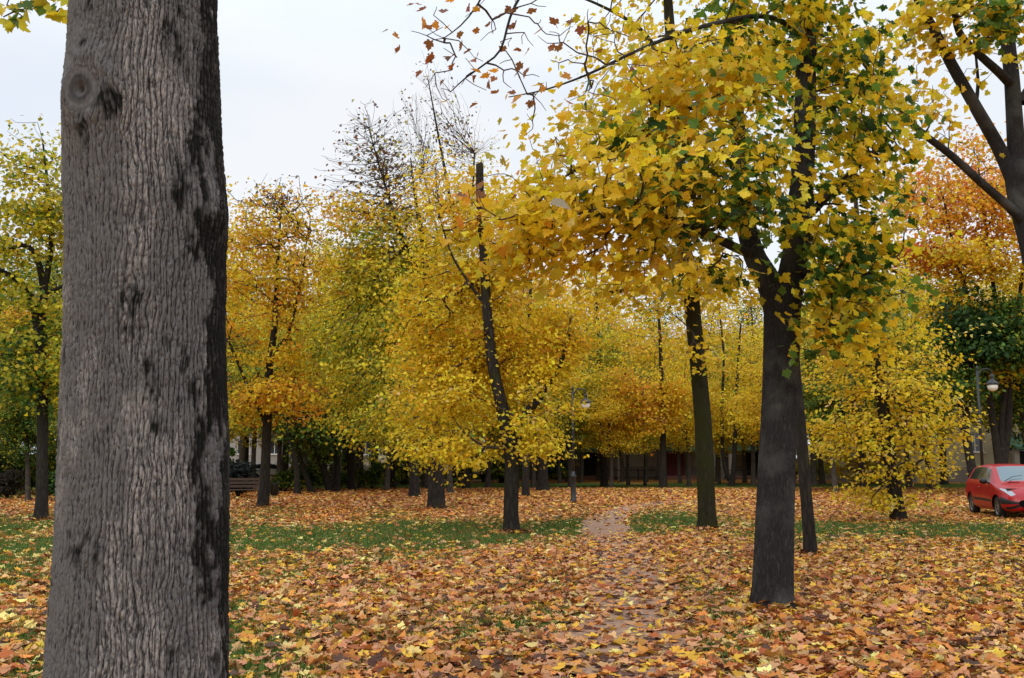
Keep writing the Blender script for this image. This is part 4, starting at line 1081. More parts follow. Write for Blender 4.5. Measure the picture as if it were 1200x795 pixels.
def litter(lo, hi, dens, size, lod, seed, fz):
    rng = np.random.default_rng(seed)
    pts = []
    half_w = lambda y: .56 * y + 1.5
    area = (hi - lo) * 2 * half_w(hi)
    n = int(area * dens)
    y = rng.uniform(lo, hi, n); x = rng.uniform(-half_w(hi), half_w(hi), n)
    ok = np.abs(x) < half_w(y)
    x, y = x[ok], y[ok]
    g = grass_amt(x, y); pd = path_dist(x, y)
    prob = np.clip(1.06 - 1.02 * g, .13, 1)
    trod = np.exp(-(pd / .58) ** 2)
    prob = prob * (1 - trod * np.where(y > 19, .74, np.where(y > 14, .5, .3)))
    ok = rng.uniform(0, 1, len(x)) < prob
    x, y, g, trod = x[ok], y[ok], g[ok], trod[ok]; n = len(x)
    warm = fbm(x * .25 + 5, y * .2, 404, 3)
    side = np.clip((x + 2) / 9, -1, 1)
    W = np.stack([np.full(n, 1.7), 1.6 + 1.6 * (np.abs(x - 1) < 4) * (y < 22) + 0 * x, 1.8 + 1.8 * warm + 2.2 * (y > 27), 1.3 + 1.4 * np.clip(side, 0, 1) + 1.0 * g,
                  .35 + 1.7 * g + .5 * np.clip(-side, 0, 1), .9 + 1.2 * warm + 1.4 * (y > 29), 0 * x + 1.3 * (1 - g) + .8 * trod], 1)
    cols = np.array([lin(c) for c in (LTAN, LPINK, LORG, LGOLD, LPALE, LRUST, LDRK)])
    W /= W.sum(1)[:, None]
    idx = (W.cumsum(1) > rng.uniform(0, 1, n)[:, None]).argmax(1)
    C = cols[idx] * (1 + rng.normal(0, .17, (n, 1))) * (1 + rng.normal(0, .05, (n, 3)))
    til = .30 * (1 - .6 * trod[:, None])
    Nn = np.concatenate([rng.normal(0, 1, (n, 2)) * til, np.ones((n, 1))], 1); Nn /= np.linalg.norm(Nn, axis=1)[:, None]
    a = rng.uniform(0, 6.283, n); T = np.stack([np.cos(a), np.sin(a), 0 * a], 1)
    P = np.stack([x, y, .012 + rng.uniform(0, 1, n) * fz * (1 - .8 * trod) * (1 - .4 * g)], 1)
    S = size * rng.uniform(.45, 1.25, n)
    return P, Nn, T, S, np.clip(C, .01, .85), lod, rng


def heaps(spots, seed):
    rng = np.random.default_rng(seed); P = []
    for (bx, by, br) in spots:
        n = int(70 + 260 * br); a = rng.uniform(0, 6.283, n); d = br * .9 + np.abs(rng.normal(0, .2, n))
        P.append(np.stack([bx + d * np.cos(a), by + d * np.sin(a), .015 + rng.uniform(0, 1, n) * .10 * np.exp(-(d - br) / .16)], 1))
    P = np.concatenate(P); n = len(P)
    Nn = np.concatenate([rng.normal(0, .4, (n, 2)), np.ones((n, 1))], 1); Nn /= np.linalg.norm(Nn, axis=1)[:, None]
    a = rng.uniform(0, 6.283, n)
    C = pick([(LTAN, 3), (LORG, 4), (LGOLD, 3), (LRUST, 3), (LDRK, 2), (LPINK, 2)], n, rng)
    return P, Nn, np.stack([np.cos(a), np.sin(a), 0 * a], 1), .115 * rng.uniform(.65, 1.2, n), C, 3, rng


mes = []
HB = [(ground(px, py)[0], ground(px, py)[1], r) for px, py, r in [(904, 714, .24), (828, 622, .24), (950, 652, .12), (1053, 612, .22), (600, 626, .2), (511, 597, .3), (309, 595, .2), (48, 611, .2)]] + [(-1.7, 4.6, .48)]
P, Nn, T, S, C, lod, rng = heaps(HB, 9)
mes.append(leaf_mesh('fallen_leaves', P, Nn, T, S, C, lod, rng, .3, .6))
for a in [(3.4, 13, 255, .1, 0, 1, .035), (13, 24, 195, .105, 3, 2, .035), (24, 34, 135, .125, 1, 3, .035), (34, 58, 60, .18, 2, 4, .045)]:
    P, Nn, T, S, C, lod, rng = litter(*a)
    mes.append(leaf_mesh('fallen_leaves', P, Nn, T, S, C, lod, rng, .4, .75))
bm = bmesh.new()
for m_ in mes: bm.from_mesh(m_)
me = bpy.data.meshes.new('fallen_leaves'); bm.to_mesh(me); bm.free()
for m_ in mes: bpy.data.meshes.remove(m_)
tag(link('fallen_leaves', me, M_LITTER), 'carpet of fallen maple leaves over the lawn', 'fallen leaves', kind='stuff')

rng = np.random.default_rng(77)
n = 520000
y = 3.5 + (36 - 3.5) * rng.uniform(0, 1, n) ** .8; x = rng.uniform(-1, 1, n) * (.58 * y + 1.5)
g = grass_amt(x, y); ok = (rng.uniform(0, 1, n) < np.clip(g * 1.2 + .04, 0, 1)) & (path_dist(x, y) > .65)
x, y, g = x[ok], y[ok], g[ok]; n = len(x)
h = rng.uniform(.035, .085, n); a = rng.uniform(0, 6.28, n); w = rng.uniform(.004, .007, n) * (1 + y / 16)
d = np.stack([np.cos(a), np.sin(a), 0 * a], 1); P = np.stack([x, y, 0 * x], 1)
le = rng.normal(0, .4, (n, 2)) * h[:, None]
V = np.stack([P - d * w[:, None], P + d * w[:, None], P + np.concatenate([le, h[:, None]], 1)], 1).reshape(-1, 3)
me = mesh_np('grass', V, [np.arange(3 * n).reshape(-1, 3)])
set_color(me, 'tint', np.repeat(pick([((88, 118, 48), 4), ((106, 132, 58), 3), ((70, 96, 40), 3), ((140, 136, 76), 1), ((128, 128, 60), .8)], n, rng), 3, axis=0))
tag(link('grass', me, leaf_mat('grass_blade', .3, .5, .25)), 'short green turf between the fallen leaves', 'grass', kind='stuff')

# ------------------------------------------------------------------ shrubs
def shrub(label, px, py, wpx, hpx, pal, seed, leaf=.14, n=160, name='shrub', ln=12):
    gp = ground(px, py); s = gp[1] / F; rng = np.random.default_rng(seed)
    w, h = wpx * s / 2, hpx * s
    base = gp
    stems = [(np.array([gp + (0, 0, -.05), gp + (.02, 0, h * .3), gp + (0, 0, h * .6)]), np.array([.05, .04, .02]))]
    for k in range(4):
        a = k * 1.57 + rng.uniform(0, 1)
        stems.append((np.array([gp + (0, 0, 0), gp + (math.cos(a) * w * .35, math.sin(a) * w * .35, h * .35), gp + (math.cos(a) * w * .6, math.sin(a) * w * .6, h * .7)]), np.array([.03, .025, .012])))
    bl = [(gp + (0, 0, h * .45), (w, w, h * .47), n, ln, pal), (gp + (w * .3, 0, h * .65), (w * .55, w * .6, h * .38), n // 3, ln, pal), (gp + (-w * .4, 0, h * .4), (w * .6, w * .6, h * .36), n // 3, ln, pal)]
    return tree(name, label, base, stems, bl, 2, leaf, rng, cat='shrub', spread=.16, flare=0, nu=8)


shrub('very dark evergreen bush beside the bench', 279, 584, 38, 44, [(((24, 32, 30)), 3), ((30, 40, 32), 2)], 1, .13, 220)
shrub('round green shrub between two trunks in the middle distance', 436, 574, 38, 30, P_GRN, 2, .13, 170)
shrub('loose green bush behind the litter bin', 334, 577, 30, 26, P_GRN, 3, .13, 110)
shrub('dark bush at the foot of the shady trunks', 352, 576, 40, 30, P_DGR, 4, .15, 120)
shrub('dark green bush under the slanting trunk', 398, 572, 44, 20, P_GRN, 5, .16, 150)
shrub('low dark bush behind the medium trunk', 478, 567, 50, 18, P_GRN, 6, .18, 150)
shrub('low olive bush behind the thick straight trunk', 530, 566, 50, 16, P_OLG, 7, .18, 150)
shrub('dark green bush behind the golden forked tree', 590, 566, 44, 24, P_GRN, 8, .18, 150)
shrub('upright green bush just left of the tall lamp', 655, 566, 30, 40, P_GRN, 9, .18, 120)
shrub('brownish dull shrub at the far left edge', 8, 585, 34, 36, [((62, 50, 44), 3), ((74, 58, 44), 2), ((50, 56, 32), 2)], 10, .12, 110)
shrub('dark shrub behind the left tree', 32, 578, 44, 32, P_DGR, 11, .14, 130)
shrub('dark bush peeping out left of the big trunk', 74, 588, 38, 44, P_DGR, 12, .13, 150)
shrub('dark bush behind the small yellow tree', 1045, 566, 70, 24, P_DGR, 13, .18, 150)
shrub('olive bush at the right end of the lawn', 1088, 563, 46, 18, P_OLG, 14, .18, 90)
shrub('dark low bush in front of the pale building', 740, 559, 60, 14, P_DGR, 15, .2, 110)

for lab, px, py, w_, h_, pal, sd in [
    ('tall dark thicket at the far left behind the left tree', -10, 581, 90, 84, P_GRN, 31), ('tall olive bush between the left tree and the big trunk', 72, 580, 70, 80, P_OLG, 32),
    ('broad dark bush in the shade left of the bench', 240, 576, 70, 60, P_GRN, 33), ('tall olive thicket behind the slanting trunk', 376, 569, 70, 64, P_OLG, 34),
    ('tall green thicket behind the medium trunk', 470, 568, 80, 60, P_OLG, 35), ('olive bush behind the golden forked tree', 566, 566, 70, 50, P_OLG, 36),
    ('olive bush left of the thin far trunk behind the slim leaning trunk', 950, 565, 60, 44, P_OLV, 37), ('yellow bush behind the small yellow tree', 1020, 567, 80, 60, P_GOLD, 38)]:
    shrub(lab, px, py, w_, h_, pal, sd, .19, 230)

# ------------------------------------------------------------------ buildings
M_WALL = plain('render_grey', (160, 156, 150), .9, var=.08, scale=.6)
M_CREAM = plain('render_cream', (168, 160, 136), .9, var=.08, scale=.6)
M_PLINTH = plain('plinth_grey', (128, 122, 116), .9, var=.12, scale=.8)
M_ROOF = plain('green_sheet_roof', (70, 112, 92), .5, var=.12, scale=.5)
M_FRAME = plain('white_frame', (214, 212, 206), .5)
M_PANE = plain('window_pane', (34, 40, 46), .08, spec=.8)
M_DOOR = plain('red_door', (110, 34, 42), .5)
M_DARK = plain('dark_opening', (40, 38, 38), .8)
M_TILE = plain('brown_roof', (108, 70, 58), .8, var=.15, scale=1)
M_IRON = plain('iron_black', (30, 33, 34), .45, spec=.5, var=.2)
M_BRICK = plain('reddish_paving', (128, 92, 84), .9, var=.15)


def building(label, x0, x1, Y, storeys, wall, roofm, seed, ww=1.3, gap=3.2, depth=11):
    base = ((x0 + x1) / 2, Y, 0)
    root = empty('apartment_building', base, label, 'building')
    W = x1 - x0; hw = W / 2; H = 1.4 + storeys * 3.0
    nwin = int(W // gap); xs = [(-hw + gap * .5 + (W - nwin * gap) / 2 + gap * k) for k in range(nwin)]
    zs = [1.4 + .85 + 3.0 * k for k in range(storeys)]; wh = 1.45
    wb = MB(); th = .35
    xe = sorted([-hw] + [a for x in xs for a in (x - ww / 2, x + ww / 2)] + [hw])
    ze = sorted([1.1] + [a for z in zs for a in (z, z + wh)] + [H])
    for a in range(len(xe) - 1):
        for b_ in range(len(ze) - 1):
            if a % 2 == 1 and b_ % 2 == 1: continue
            wb.box(xe[a], xe[a + 1], 0, th, ze[b_], ze[b_ + 1])
    wb.box(-hw, hw, depth - th, depth, 1.1, H).box(-hw, -hw + th, th, depth - th, 1.1, H).box(hw - th, hw, th, depth - th, 1.1, H)
    wb.build('wall', wall, root)
    MB().box(-hw - .06, hw + .06, -.06, depth + .06, 0, 1.1).build('plinth', M_PLINTH, root)
    rb = MB()
    V = [(-hw - .5, -.5, H), (hw + .5, -.5, H), (hw + .5, depth + .5, H), (-hw - .5, depth + .5, H), (-hw + 3, depth / 2, H + 2.4), (hw - 3, depth / 2, H + 2.4)]
    rb.add(V, [np.array([[0, 1, 5, 4], [2, 3, 4, 5], [3, 2, 1, 0]]), np.array([[1, 2, 5], [3, 0, 4]])])
    rf = rb.build('roof', roofm, root)
    for cx in (-hw * .5, hw * .4):
        MB().box(cx - .4, cx + .4, depth / 2 - .9, depth / 2 - .2, H + 1.6, H + 3.2).build('chimney', M_PLINTH, rf)
    fr = MB()
    t = .07
    fr.box(-ww / 2, ww / 2, .1, .2, 0, t).box(-ww / 2, ww / 2, .1, .2, wh - t, wh).box(-ww / 2, -ww / 2 + t, .1, .2, t, wh - t).box(ww / 2 - t, ww / 2, .1, .2, t, wh - t).box(-t / 2, t / 2, .1, .2, t, wh - t)
    fr.box(-ww / 2 - .08, ww / 2 + .08, -.1, .09, -.09, -.002)
    wp = None
    for z in zs:
        for x in xs:
            if wp is None:
                wp = fr.build('window', M_FRAME, root); pn = MB().box(-ww / 2 + t, ww / 2 - t, .14, .16, t, wh - t).build('pane', M_PANE, wp)
                wp.location = (x, 0, z); continue
            o = wp.copy(); COL.objects.link(o); o.parent = root; o.location = (x, 0, z)
            p = pn.copy(); COL.objects.link(p); p.parent = o
    return root


def porch(root, x, w, doorm, h=2.6, d=2.2, lab=None):
    b = MB(); V = [(x - w / 2 - .3, -d - .3, h), (x + w / 2 + .3, -d - .3, h), (x + w / 2 + .3, -.08, h + .7), (x - w / 2 - .3, -.08, h + .7)]
    V += [(a, c, z - .18) for a, c, z in V]
    b.add(V, [np.array([[0, 1, 2, 3], [7, 6, 5, 4], [0, 4, 5, 1], [1, 5, 6, 2], [2, 6, 7, 3], [3, 7, 4, 0]])]).build('porch_roof', M_ROOF, root)
    for sx in (-1, 1): MB().box(x + sx * w / 2 - .18, x + sx * w / 2 + .18, -d, -d + .36, 0, h - .12).build('porch_pillar', M_WALL, root)
    MB().box(x - .75, x + .75, -.16, -.07, .302, 2.3).build('door', doorm, root)
    MB().box(x - w / 2, x + w / 2, -d + .4, -.08, 0, .3).build('porch_step', M_BRICK, root)


def wx(px, Y): return (px - CX) * Y / F


b1 = building('long pale grey apartment block with green sheet roof behind the lamp', wx(575, 88), wx(905, 88), 88, 2, M_WALL, M_ROOF, 1)
cx1 = b1.location.x
porch(b1, wx(694, 88) - cx1, 4.2, M_DARK); porch(b1, wx(790, 88) - cx1, 3.6, M_DOOR); porch(b1, wx(878, 88) - cx1, 4.4, M_DARK)
b2 = building('cream apartment block with white framed windows behind the red car', wx(1000, 76), wx(1330, 76), 76, 3, M_CREAM, M_TILE, 2)
porch(b2, wx(1202, 76) - b2.location.x, 4.0, M_DARK)
b3 = building('pale house seen between trunks left of the lawn', wx(225, 104), wx(385, 104), 104, 2, M_WALL, M_TILE, 3)
b4 = building('pale house half hidden behind the shady trunks', wx(400, 112), wx(560, 112), 112, 2, M_CREAM, M_TILE, 4)

# low railing in front of the grey block
def railing(label, x0, x1, Y):
    root = empty('railing', ((x0 + x1) / 2, Y, 0), label, 'railing'); hw = (x1 - x0) / 2
    n = int((x1 - x0) / 2)
    for k in range(n + 1):
        x = -hw + 2 * hw * k / n
        MB().box(x - .05, x + .05, -.05, .05, 0, .95).build('post', M_IRON, root)
    b = MB(); b.box(-hw, hw, -.02, .02, .8, .86).box(-hw, hw, -.02, .02, .2, .26); b.build('rail', M_IRON, root)
hr = empty('hedge', (-58, 64, 0), 'long clipped dark green hedge at the far left beyond the trees', 'hedge')
rng = np.random.default_rng(88); n = 16000
q = np.stack([rng.uniform(-30, 30, n), rng.uniform(-.9, .9, n), rng.uniform(0, 2.3, n) + rng.normal(0, .08, n)], 1)
nn = rng.normal(0, 1, (n, 3)); nn /= np.linalg.norm(nn, axis=1)[:, None]
link('foliage', leaf_mesh('foliage', q, nn, rng.normal(0, 1, (n, 3)), .2 * rng.uniform(.7, 1.3, n), pick(P_DGR, n, rng), 2, rng), M_LEAF, hr)
st = MB()
for k in range(60): st.tube([(-29.5 + k, 0, -.05), (-29.5 + k + .1, .05, 1.0), (-29.4 + k, 0, 1.9)], [.05, .04, .02], 6)
st.box(-29.9, 29.9, -.6, .6, .05, 2.0).build('twig_core', M_TWIG, hr)
railing('low dark railing along the front of the grey block', wx(850, 80), wx(955, 80), 80)
railing('low dark railing left of the red doored porch', wx(715, 82), wx(778, 82), 82)

# ------------------------------------------------------------------ street lamps
M_GLOBE = plain('opal_globe', (232, 230, 222), .25, spec=.5)


def lamp(label, px, py, Htop, side, group='street lamps with a hanging globe', D=None):
    g_ = ground(px, py)
    root = empty('street_lamp', g_, label, 'street lamp', group)
    MB().lathe([(.001, 0), (.13, 0), (.13, .12), (.10, .16), (.10, .95), (.12, .98), (.12, 1.04), (.07, 1.1), (.06, 1.2), (.001, 1.2)], 16).build('lamp_base', M_IRON, root, True)
    MB().tube([(0, 0, 1.15), (0, 0, Htop * .6), (0, 0, Htop - .05)], [.055, .045, .035], 12).lathe([(.001, Htop + .1), (.03, Htop + .05), (.05, Htop - .02), (.036, Htop - .08)], 12).build('pole', M_IRON, root, True)
    a = [(0, 0, Htop - .35), (side * .12, 0, Htop - .1), (side * .3, 0, Htop - .02), (side * .46, 0, Htop - .08), (side * .5, 0, Htop - .22)]
    q, r_ = resample(a, [.022] * 5, .05)
    MB().tube(q, r_, 8).build('arm', M_IRON, root, True)
    lz = Htop - .2; lx = side * .5
    MB().lathe([(.001, lz), (.05, lz), (.06, lz - .12), (.05, lz - .14), (.07, lz - .2), (.14, lz - .27), (.215, lz - .33), (.215, lz - .36), (.001, lz - .355)], 18, (lx, 0, 0)).build('lamp_shade', M_IRON, root, True)
    th_ = np.linspace(0, np.pi, 12)
    MB().lathe([(.17 * math.sin(t) + .0005, lz - .43 + .17 * math.cos(t) * (.75 if t < 1.57 else 1)) for t in th_], 20, (lx, 0, 0)).build('globe', M_GLOBE, root, True)
    return root


lamp('tall dark lamp post left of the far end of the path', 672, 590, 4.35, 1)
lamp('lamp post behind the red car with a white globe', 1154, 596, 4.75, 1)
lamp('thin distant lamp post in front of the pale grey block', 756, 569, 4.4, 1)

# ------------------------------------------------------------------ bench and bin
M_WOOD = plain('bench_wood', (74, 58, 46), .7, var=.2)
gb = ground(283, 587)
bn = empty('park_bench', gb, 'dark wooden park bench beside the evergreen bush', 'bench', rz=math.radians(14))
for k in range(4): MB().box(-.85, .85, -.2 + k * .11, -.2 + k * .11 + .09, .42, .455).build('seat_plank', M_WOOD, bn)
for k in range(3): MB().box(-.85, .85, .26 + k * .03, .29 + k * .03, .52 + k * .14, .62 + k * .14).build('backrest_plank', M_WOOD, bn)
for sx in (-.65, .65):
    MB().box(sx - .03, sx + .03, -.2, -.14, 0, .42).box(sx - .03, sx + .03, .2, .26, 0, .42).box(sx - .03, sx + .03, -.14, .2, .36, .418).build('leg', M_IRON, bn)
    MB().tube([(sx, .24, .42), (sx, .33, .7), (sx, .36, .94)], [.025, .022, .02], 8).build('backrest_support', M_IRON, bn)
gb = ground(321, 583)
tb = empty('litter_bin', gb, 'small dark litter bin right of the orange gold tree', 'bin')
MB().lathe([(.001, .08), (.15, .08), (.18, .6), (.19, .62), (.17, .62), (.14, .12), (.001, .12)], 16).build('bin_body', M_IRON, tb, True)
MB().box(-.2, -.17, -.02, .02, 0, .75).box(.17, .2, -.02, .02, 0, .75).build('bin_frame', M_IRON, tb)

# ------------------------------------------------------------------ cars
M_GLASS = plain('car_glass', (96, 116, 124), .05, metal=.5, spec=.7)  # grey-blue base colour stands in for part of the sky reflection
M_GLASS_DARK = plain('side_glass', (40, 48, 52), .08, metal=.2, spec=.5)
M_RUB = plain('tyre_rubber', (24, 24, 25), .85)
M_RIM = plain('alloy_rim', (150, 152, 156), .35, metal=.8)
M_BLK = plain('black_trim', (26, 26, 28), .5)
M_LAMPG = plain('headlight_lens', (150, 158, 162), .12, metal=.3, spec=.8)
M_PLATE = plain('number_plate', (220, 220, 214), .5)
M_AMB = plain('tail_red', (150, 20, 18), .2)


def car(name, label, loc, heading, paint):
    root = empty(name, loc, label, 'car', rz=heading)
    # x, zb, wb, wl, wm, zm, wbelt, zbelt, wroof, zroof, ztop
    S = np.array([
        (-1.92, .46, .50, .60, .64, .60, .60, .80, .50, .88, .90), (-1.86, .34, .60, .72, .75, .60, .72, .86, .62, .96, .98), (-1.74, .26, .66, .77, .80, .60, .77, .90, .62, 1.14, 1.17),
        (-1.50, .24, .70, .80, .82, .60, .79, .92, .58, 1.33, 1.37), (-1.10, .22, .72, .81, .825, .58, .80, .92, .57, 1.38, 1.42), (-.60, .20, .74, .81, .825, .56, .81, .91, .57, 1.40, 1.435),
        (-.10, .20, .74, .81, .825, .56, .81, .90, .57, 1.39, 1.43), (.22, .20, .74, .81, .825, .56, .81, .89, .575, 1.355, 1.395), (.50, .20, .74, .81, .825, .55, .81, .88, .61, 1.20, 1.25),
        (.80, .20, .73, .81, .825, .54, .80, .87, .67, 1.03, 1.08), (1.02, .20, .72, .81, .825, .53, .79, .855, .66, .925, .965), (1.30, .20, .70, .80, .82, .52, .76, .80, .58, .865, .90),
        (1.58, .20, .66, .77, .79, .50, .70, .72, .50, .79, .82), (1.78, .21, .58, .70, .72, .48, .62, .62, .44, .68, .70), (1.88, .24, .46, .58, .60, .46, .52, .54, .38, .58, .59), (1.92, .30, .34, .44, .46, .44, .40, .50, .30, .52, .525)])
    nu_, nv_ = 150, 44
    xs = np.linspace(0, 1, nu_)
    xs = S[0, 0] + (S[-1, 0] - S[0, 0]) * (.5 - .5 * np.cos(np.pi * xs)) * .35 + (S[-1, 0] - S[0, 0]) * xs * .65
    par = np.stack([np.interp(xs, S[:, 0], S[:, k]) for k in range(11)], 1)
    for _ in range(5): par[1:-1, 1:] = .25 * par[:-2, 1:] + .5 * par[1:-1, 1:] + .25 * par[2:, 1:]
    G = np.zeros((nu_, nv_, 3)); vt = np.linspace(0, 6, nv_)
    for i_ in range(nu_):
        x_, zb, wb, wl, wm, zm, wbe, zbe, wr, zr, zt = par[i_]
        ky = [0, wb, wl, wm, wbe, wr, 0]; kz = [zb, zb, zb + .10, zm, zbe, zr, zt]
        yy = np.interp(vt, range(7), ky); zz = np.interp(vt, range(7), kz)
        roof = np.clip(vt - 5, 0, 1); zz = zz + (zt - zr) * .45 * np.sin(np.pi * roof) * 1.0
        for _ in range(1):
            yy[1:-1] = .25 * yy[:-2] + .5 * yy[1:-1] + .25 * yy[2:]; zz[1:-1] = .25 * zz[:-2] + .5 * zz[1:-1] + .25 * zz[2:]
        yy[0] = yy[-1] = 0
        G[i_] = np.stack([np.full(nv_, xs[i_]), yy, zz], -1)
    xc = .5 * (xs[:-1] + xs[1:])[:, None]; vc = (.5 * (vt[:-1] + vt[1:]))[None]; zc = .25 * (G[:-1, :-1, 2] + G[1:, :-1, 2] + G[:-1, 1:, 2] + G[1:, 1:, 2])
    xc = xc + 0 * vc; vc = vc + 0 * xc
    wheel = np.zeros_like(xc, bool)
    for wx_ in (-1.22, 1.22): wheel |= (np.hypot(xc - wx_, zc - .30) < .345) & (vc < 3.6) & (vc > .6)
    wind = (vc > 5.12) & (xc > .27) & (xc < .98)
    rearw = (vc > 5.15) & (xc < -1.5) & (xc > -1.78)
    t_ = (vc - 4) / 1.0
    sw = (vc > 4.12) & (vc < 4.93) & (xc > -1.42 + .12 * t_) & (xc < .78 - .55 * t_)
    s1 = sw & (xc > -.36); s2 = sw & (xc < -.44)
    bpill = sw & ~s1 & ~s2
    strip = (vc > 2.45) & (vc < 2.75) & (np.abs(xc) < .85)
    bump = (xc > 1.5) & (vc > 2.5) & (vc < 3.35)
    grille = (xc > 1.70) & (vc > 1.55) & (vc < 2.1)
    hl = (xc > 1.34) & (xc < 1.80) & (vc > 4.05) & (vc < 4.72) & (vc < 4.15 + (xc - 1.3) * 1.6)
    tl_ = (xc < -1.72) & (vc > 3.3) & (vc < 4.4)
    rest = ~(wheel | wind | rearw | s1 | s2 | bpill | strip | bump | grille | hl | tl_)
    ii = (np.arange(nu_ - 1)[:, None] * nv_ + np.arange(nv_ - 1)[None]); q = np.stack([ii, ii + nv_, ii + nv_ + 1, ii + 1], -1)
    GV = G.reshape(-1, 3); GM = GV * np.array([1, -1, 1])
    def piece(nm, mask, mat, sides=(1, -1), joined=False, parent=root):
        acc = []
        for sd in sides:
            f = q[mask]; src = GV
            if sd < 0: f = f[:, ::-1]; src = GM
            us, inv = np.unique(f.ravel(), return_inverse=True); acc.append((src[us], inv.reshape(-1, 4)))
        if joined:
            V_ = np.concatenate([a_ for a_, _ in acc]); o_ = 0; fs = []
            for a_, f_ in acc: fs.append(f_ + o_); o_ += len(a_)
            link(nm, mesh_np(nm, V_, [np.concatenate(fs)], True), mat, parent)
        else:
            for a_, f_ in acc: link(nm, mesh_np(nm, a_, [f_], True), mat, parent)
    piece('body', rest, paint, joined=True)
    piece('windscreen', wind, M_GLASS, joined=True); piece('rear_window', rearw, M_GLASS, joined=True)
    piece('door_window', s1, M_GLASS_DARK); piece('quarter_window', s2, M_GLASS_DARK); piece('window_pillar', bpill, M_BLK); piece('side_strip', strip, M_BLK)
    piece('bumper_strip', bump, M_BLK); piece('grille', grille, M_BLK, joined=True); piece('headlight', hl, M_LAMPG); piece('tail_light', tl_, M_AMB)
    # inner shell keeps the arches and glass dark inside
    MB().box(-1.6, 1.6, -.62, .62, .24, .80).build('underbody', M_BLK, root)
    for sx in (-1.22, 1.22):
        for sy in (-1, 1):
            w = MB(); c = (sx, sy * .70, .295)
            w.lathe([(.19, -.085), (.27, -.085), (.293, -.06), (.295, 0), (.293, .06), (.27, .085), (.19, .085)], 28, c, 'y')
            wo = w.build('wheel', M_RUB, root, True)
            rim = MB(); rim.lathe([(.0, sy * .055), (.045, sy * .06), (.05, sy * .05)], 14, c, 'y').lathe([(.165, sy * .06), (.19, sy * .075), (.195, sy * .02), (.165, sy * .02)], 28, c, 'y')
            for k in range(7):
                a_ = 2 * math.pi * k / 7; ca, sa = math.cos(a_), math.sin(a_)
                def sp_(r_, t2, yy_): return (c[0] + ca * r_ - sa * t2, c[1] + sy * yy_, c[2] + sa * r_ + ca * t2)
                V_ = [sp_(.04, -.018, .058), sp_(.04, .018, .058), sp_(.18, .026, .065), sp_(.18, -.026, .065), sp_(.04, -.018, .03), sp_(.04, .018, .03), sp_(.18, .026, .03), sp_(.18, -.026, .03)]
                rim.add(V_, [np.array([[0, 1, 2, 3], [0, 4, 5, 1], [3, 2, 6, 7], [0, 3, 7, 4], [1, 5, 6, 2], [7, 6, 5, 4]])])
            rim.build('rim', M_RIM, wo)
            MB().lathe([(.0, sy * .012), (.19, sy * .012)], 24, c, 'y').build('brake_disc', M_BLK, wo)
    for sy in (-1, 1):
        m_ = MB(); th_ = np.linspace(0, np.pi, 9)
        m_.lathe([(.001 + .075 * math.sin(t), -.10 * math.cos(t)) for t in th_], 12, (.62, sy * .93, .97), 'y').build('mirror', M_BLK, root, True)
        m2_ = MB().tube([(.62, sy * .78, .92), (.62, sy * .88, .95)], [.025, .025], 8).build('mirror_bracket', M_BLK, root)
        MB().tube([(-.30, sy * .832, .80), (-.18, sy * .845, .80), (-.06, sy * .835, .80)], [.012, .016, .012], 8).build('door_handle', paint, root)
    MB().box(1.915, 1.935, -.26, .26, .36, .47).build('number_plate', M_PLATE, root)
    for y0 in (-.5, .1):
        MB().tube([(1.03, y0, .985), (.86, y0 + .25, 1.10), (.82, y0 + .5, 1.13)], [.010, .008, .006], 6).build('wiper', M_BLK, root)
    MB().box(1.06, 1.10, -.45, -.15, .955, .966).box(1.06, 1.10, .15, .45, .955, .966).build('air_vent', M_BLK, root)
    return root


M_REDP = plain('red_paint', (160, 6, 18), .4, spec=.3, coat=.3)
M_WHP = plain('white_paint', (214, 216, 218), .3, spec=.5, coat=.6)
gf = ground(1174, 608)
hd = np.array([-.17, -.985]); left = np.array([-hd[1], hd[0]])
ctr = np.array([gf[0], gf[1]]) - hd * 1.22 + left * .70
red = car('parked_car', 'red hatchback parked on the leaves at the right edge', (ctr[0], ctr[1], 0), math.atan2(hd[1], hd[0]), M_REDP)
red.scale = (1.05, 1.05, 1.05)
car('parked_car', 'white car far away between the trunks behind the bench', (wx(322, 78), 78, 0), math.radians(8), M_WHP)

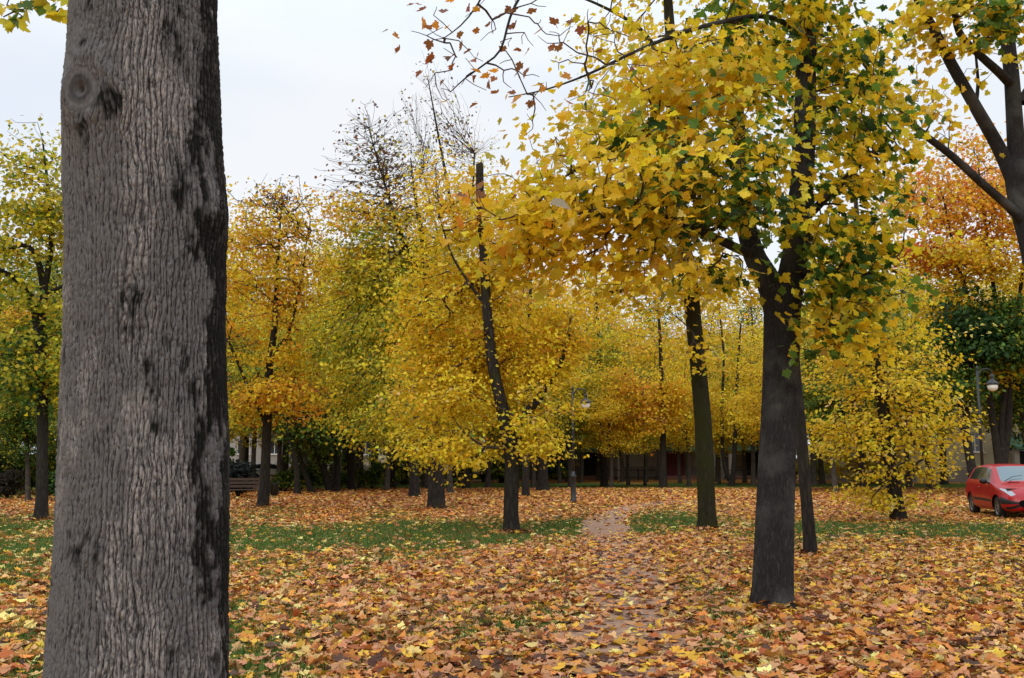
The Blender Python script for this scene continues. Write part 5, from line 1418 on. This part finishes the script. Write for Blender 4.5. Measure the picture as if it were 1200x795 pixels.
# ------------------------------------------------------------------ light
w = bpy.data.worlds.new('World'); SC.world = w; w.use_nodes = True
nt = w.node_tree
for n_ in list(nt.nodes): nt.nodes.remove(n_)
out = nt.nodes.new('ShaderNodeOutputWorld'); bg = nt.nodes.new('ShaderNodeBackground'); bg.inputs[1].default_value = .1
sky = nt.nodes.new('ShaderNodeTexSky'); sky.sky_type = 'NISHITA'; sky.sun_disc = False
SUN_E, SUN_R = math.radians(38), math.radians(200)
sky.sun_elevation = SUN_E; sky.sun_rotation = SUN_R
tc = nt.nodes.new('ShaderNodeTexCoord'); mp = nt.nodes.new('ShaderNodeMapping'); mp.inputs['Scale'].default_value = (1, 1, 2.6)
no = nt.nodes.new('ShaderNodeTexNoise'); no.inputs['Scale'].default_value = 1.7; no.inputs['Detail'].default_value = 5; no.inputs['Roughness'].default_value = .5
nt.links.new(tc.outputs['Generated'], mp.inputs[0]); nt.links.new(mp.outputs[0], no.inputs['Vector'])
cr = ramp(nt, [(.34, (7.4, 8.4, 9.9)), (.64, (9.6, 9.85, 10.2))])
nt.links.new(no.outputs['Fac'], cr.inputs[0])
sx = nt.nodes.new('ShaderNodeSeparateXYZ'); nt.links.new(tc.outputs['Generated'], sx.inputs[0])
zr = nt.nodes.new('ShaderNodeMapRange'); zr.inputs[1].default_value = .35; zr.inputs[2].default_value = 1; zr.inputs[3].default_value = 1; zr.inputs[4].default_value = 2.2
nt.links.new(sx.outputs[2], zr.inputs[0])
vm = nt.nodes.new('ShaderNodeVectorMath'); vm.operation = 'SCALE'; nt.links.new(cr.outputs[0], vm.inputs[0]); nt.links.new(zr.outputs[0], vm.inputs['Scale'])
mx = nt.nodes.new('ShaderNodeMixRGB'); mx.inputs[0].default_value = .93
nt.links.new(sky.outputs[0], mx.inputs[1]); nt.links.new(vm.outputs[0], mx.inputs[2]); nt.links.new(mx.outputs[0], bg.inputs[0]); nt.links.new(bg.outputs[0], out.inputs[0])
sd = bpy.data.lights.new('sun', 'SUN'); sd.energy = 1.0; sd.angle = math.radians(30); sd.color = (1, .96, .9)
so = bpy.data.objects.new('sun', sd); COL.objects.link(so)
dirv = Vector((math.sin(SUN_R) * math.cos(SUN_E), math.cos(SUN_R) * math.cos(SUN_E), math.sin(SUN_E)))
so.rotation_euler = dirv.to_track_quat('Z', 'Y').to_euler(); so.location = (0, -5, 20)

SC.view_settings.view_transform = 'Standard'; SC.view_settings.look = 'None'; SC.view_settings.gamma = 1; SC.view_settings.exposure = 0
SC.render.engine = 'CYCLES'
c = SC.cycles
c.max_bounces = 7; c.diffuse_bounces = 4; c.glossy_bounces = 2; c.transmission_bounces = 5; c.transparent_max_bounces = 4
c.use_denoising = True
try: c.denoiser = 'OPENIMAGEDENOISE'
except Exception: pass
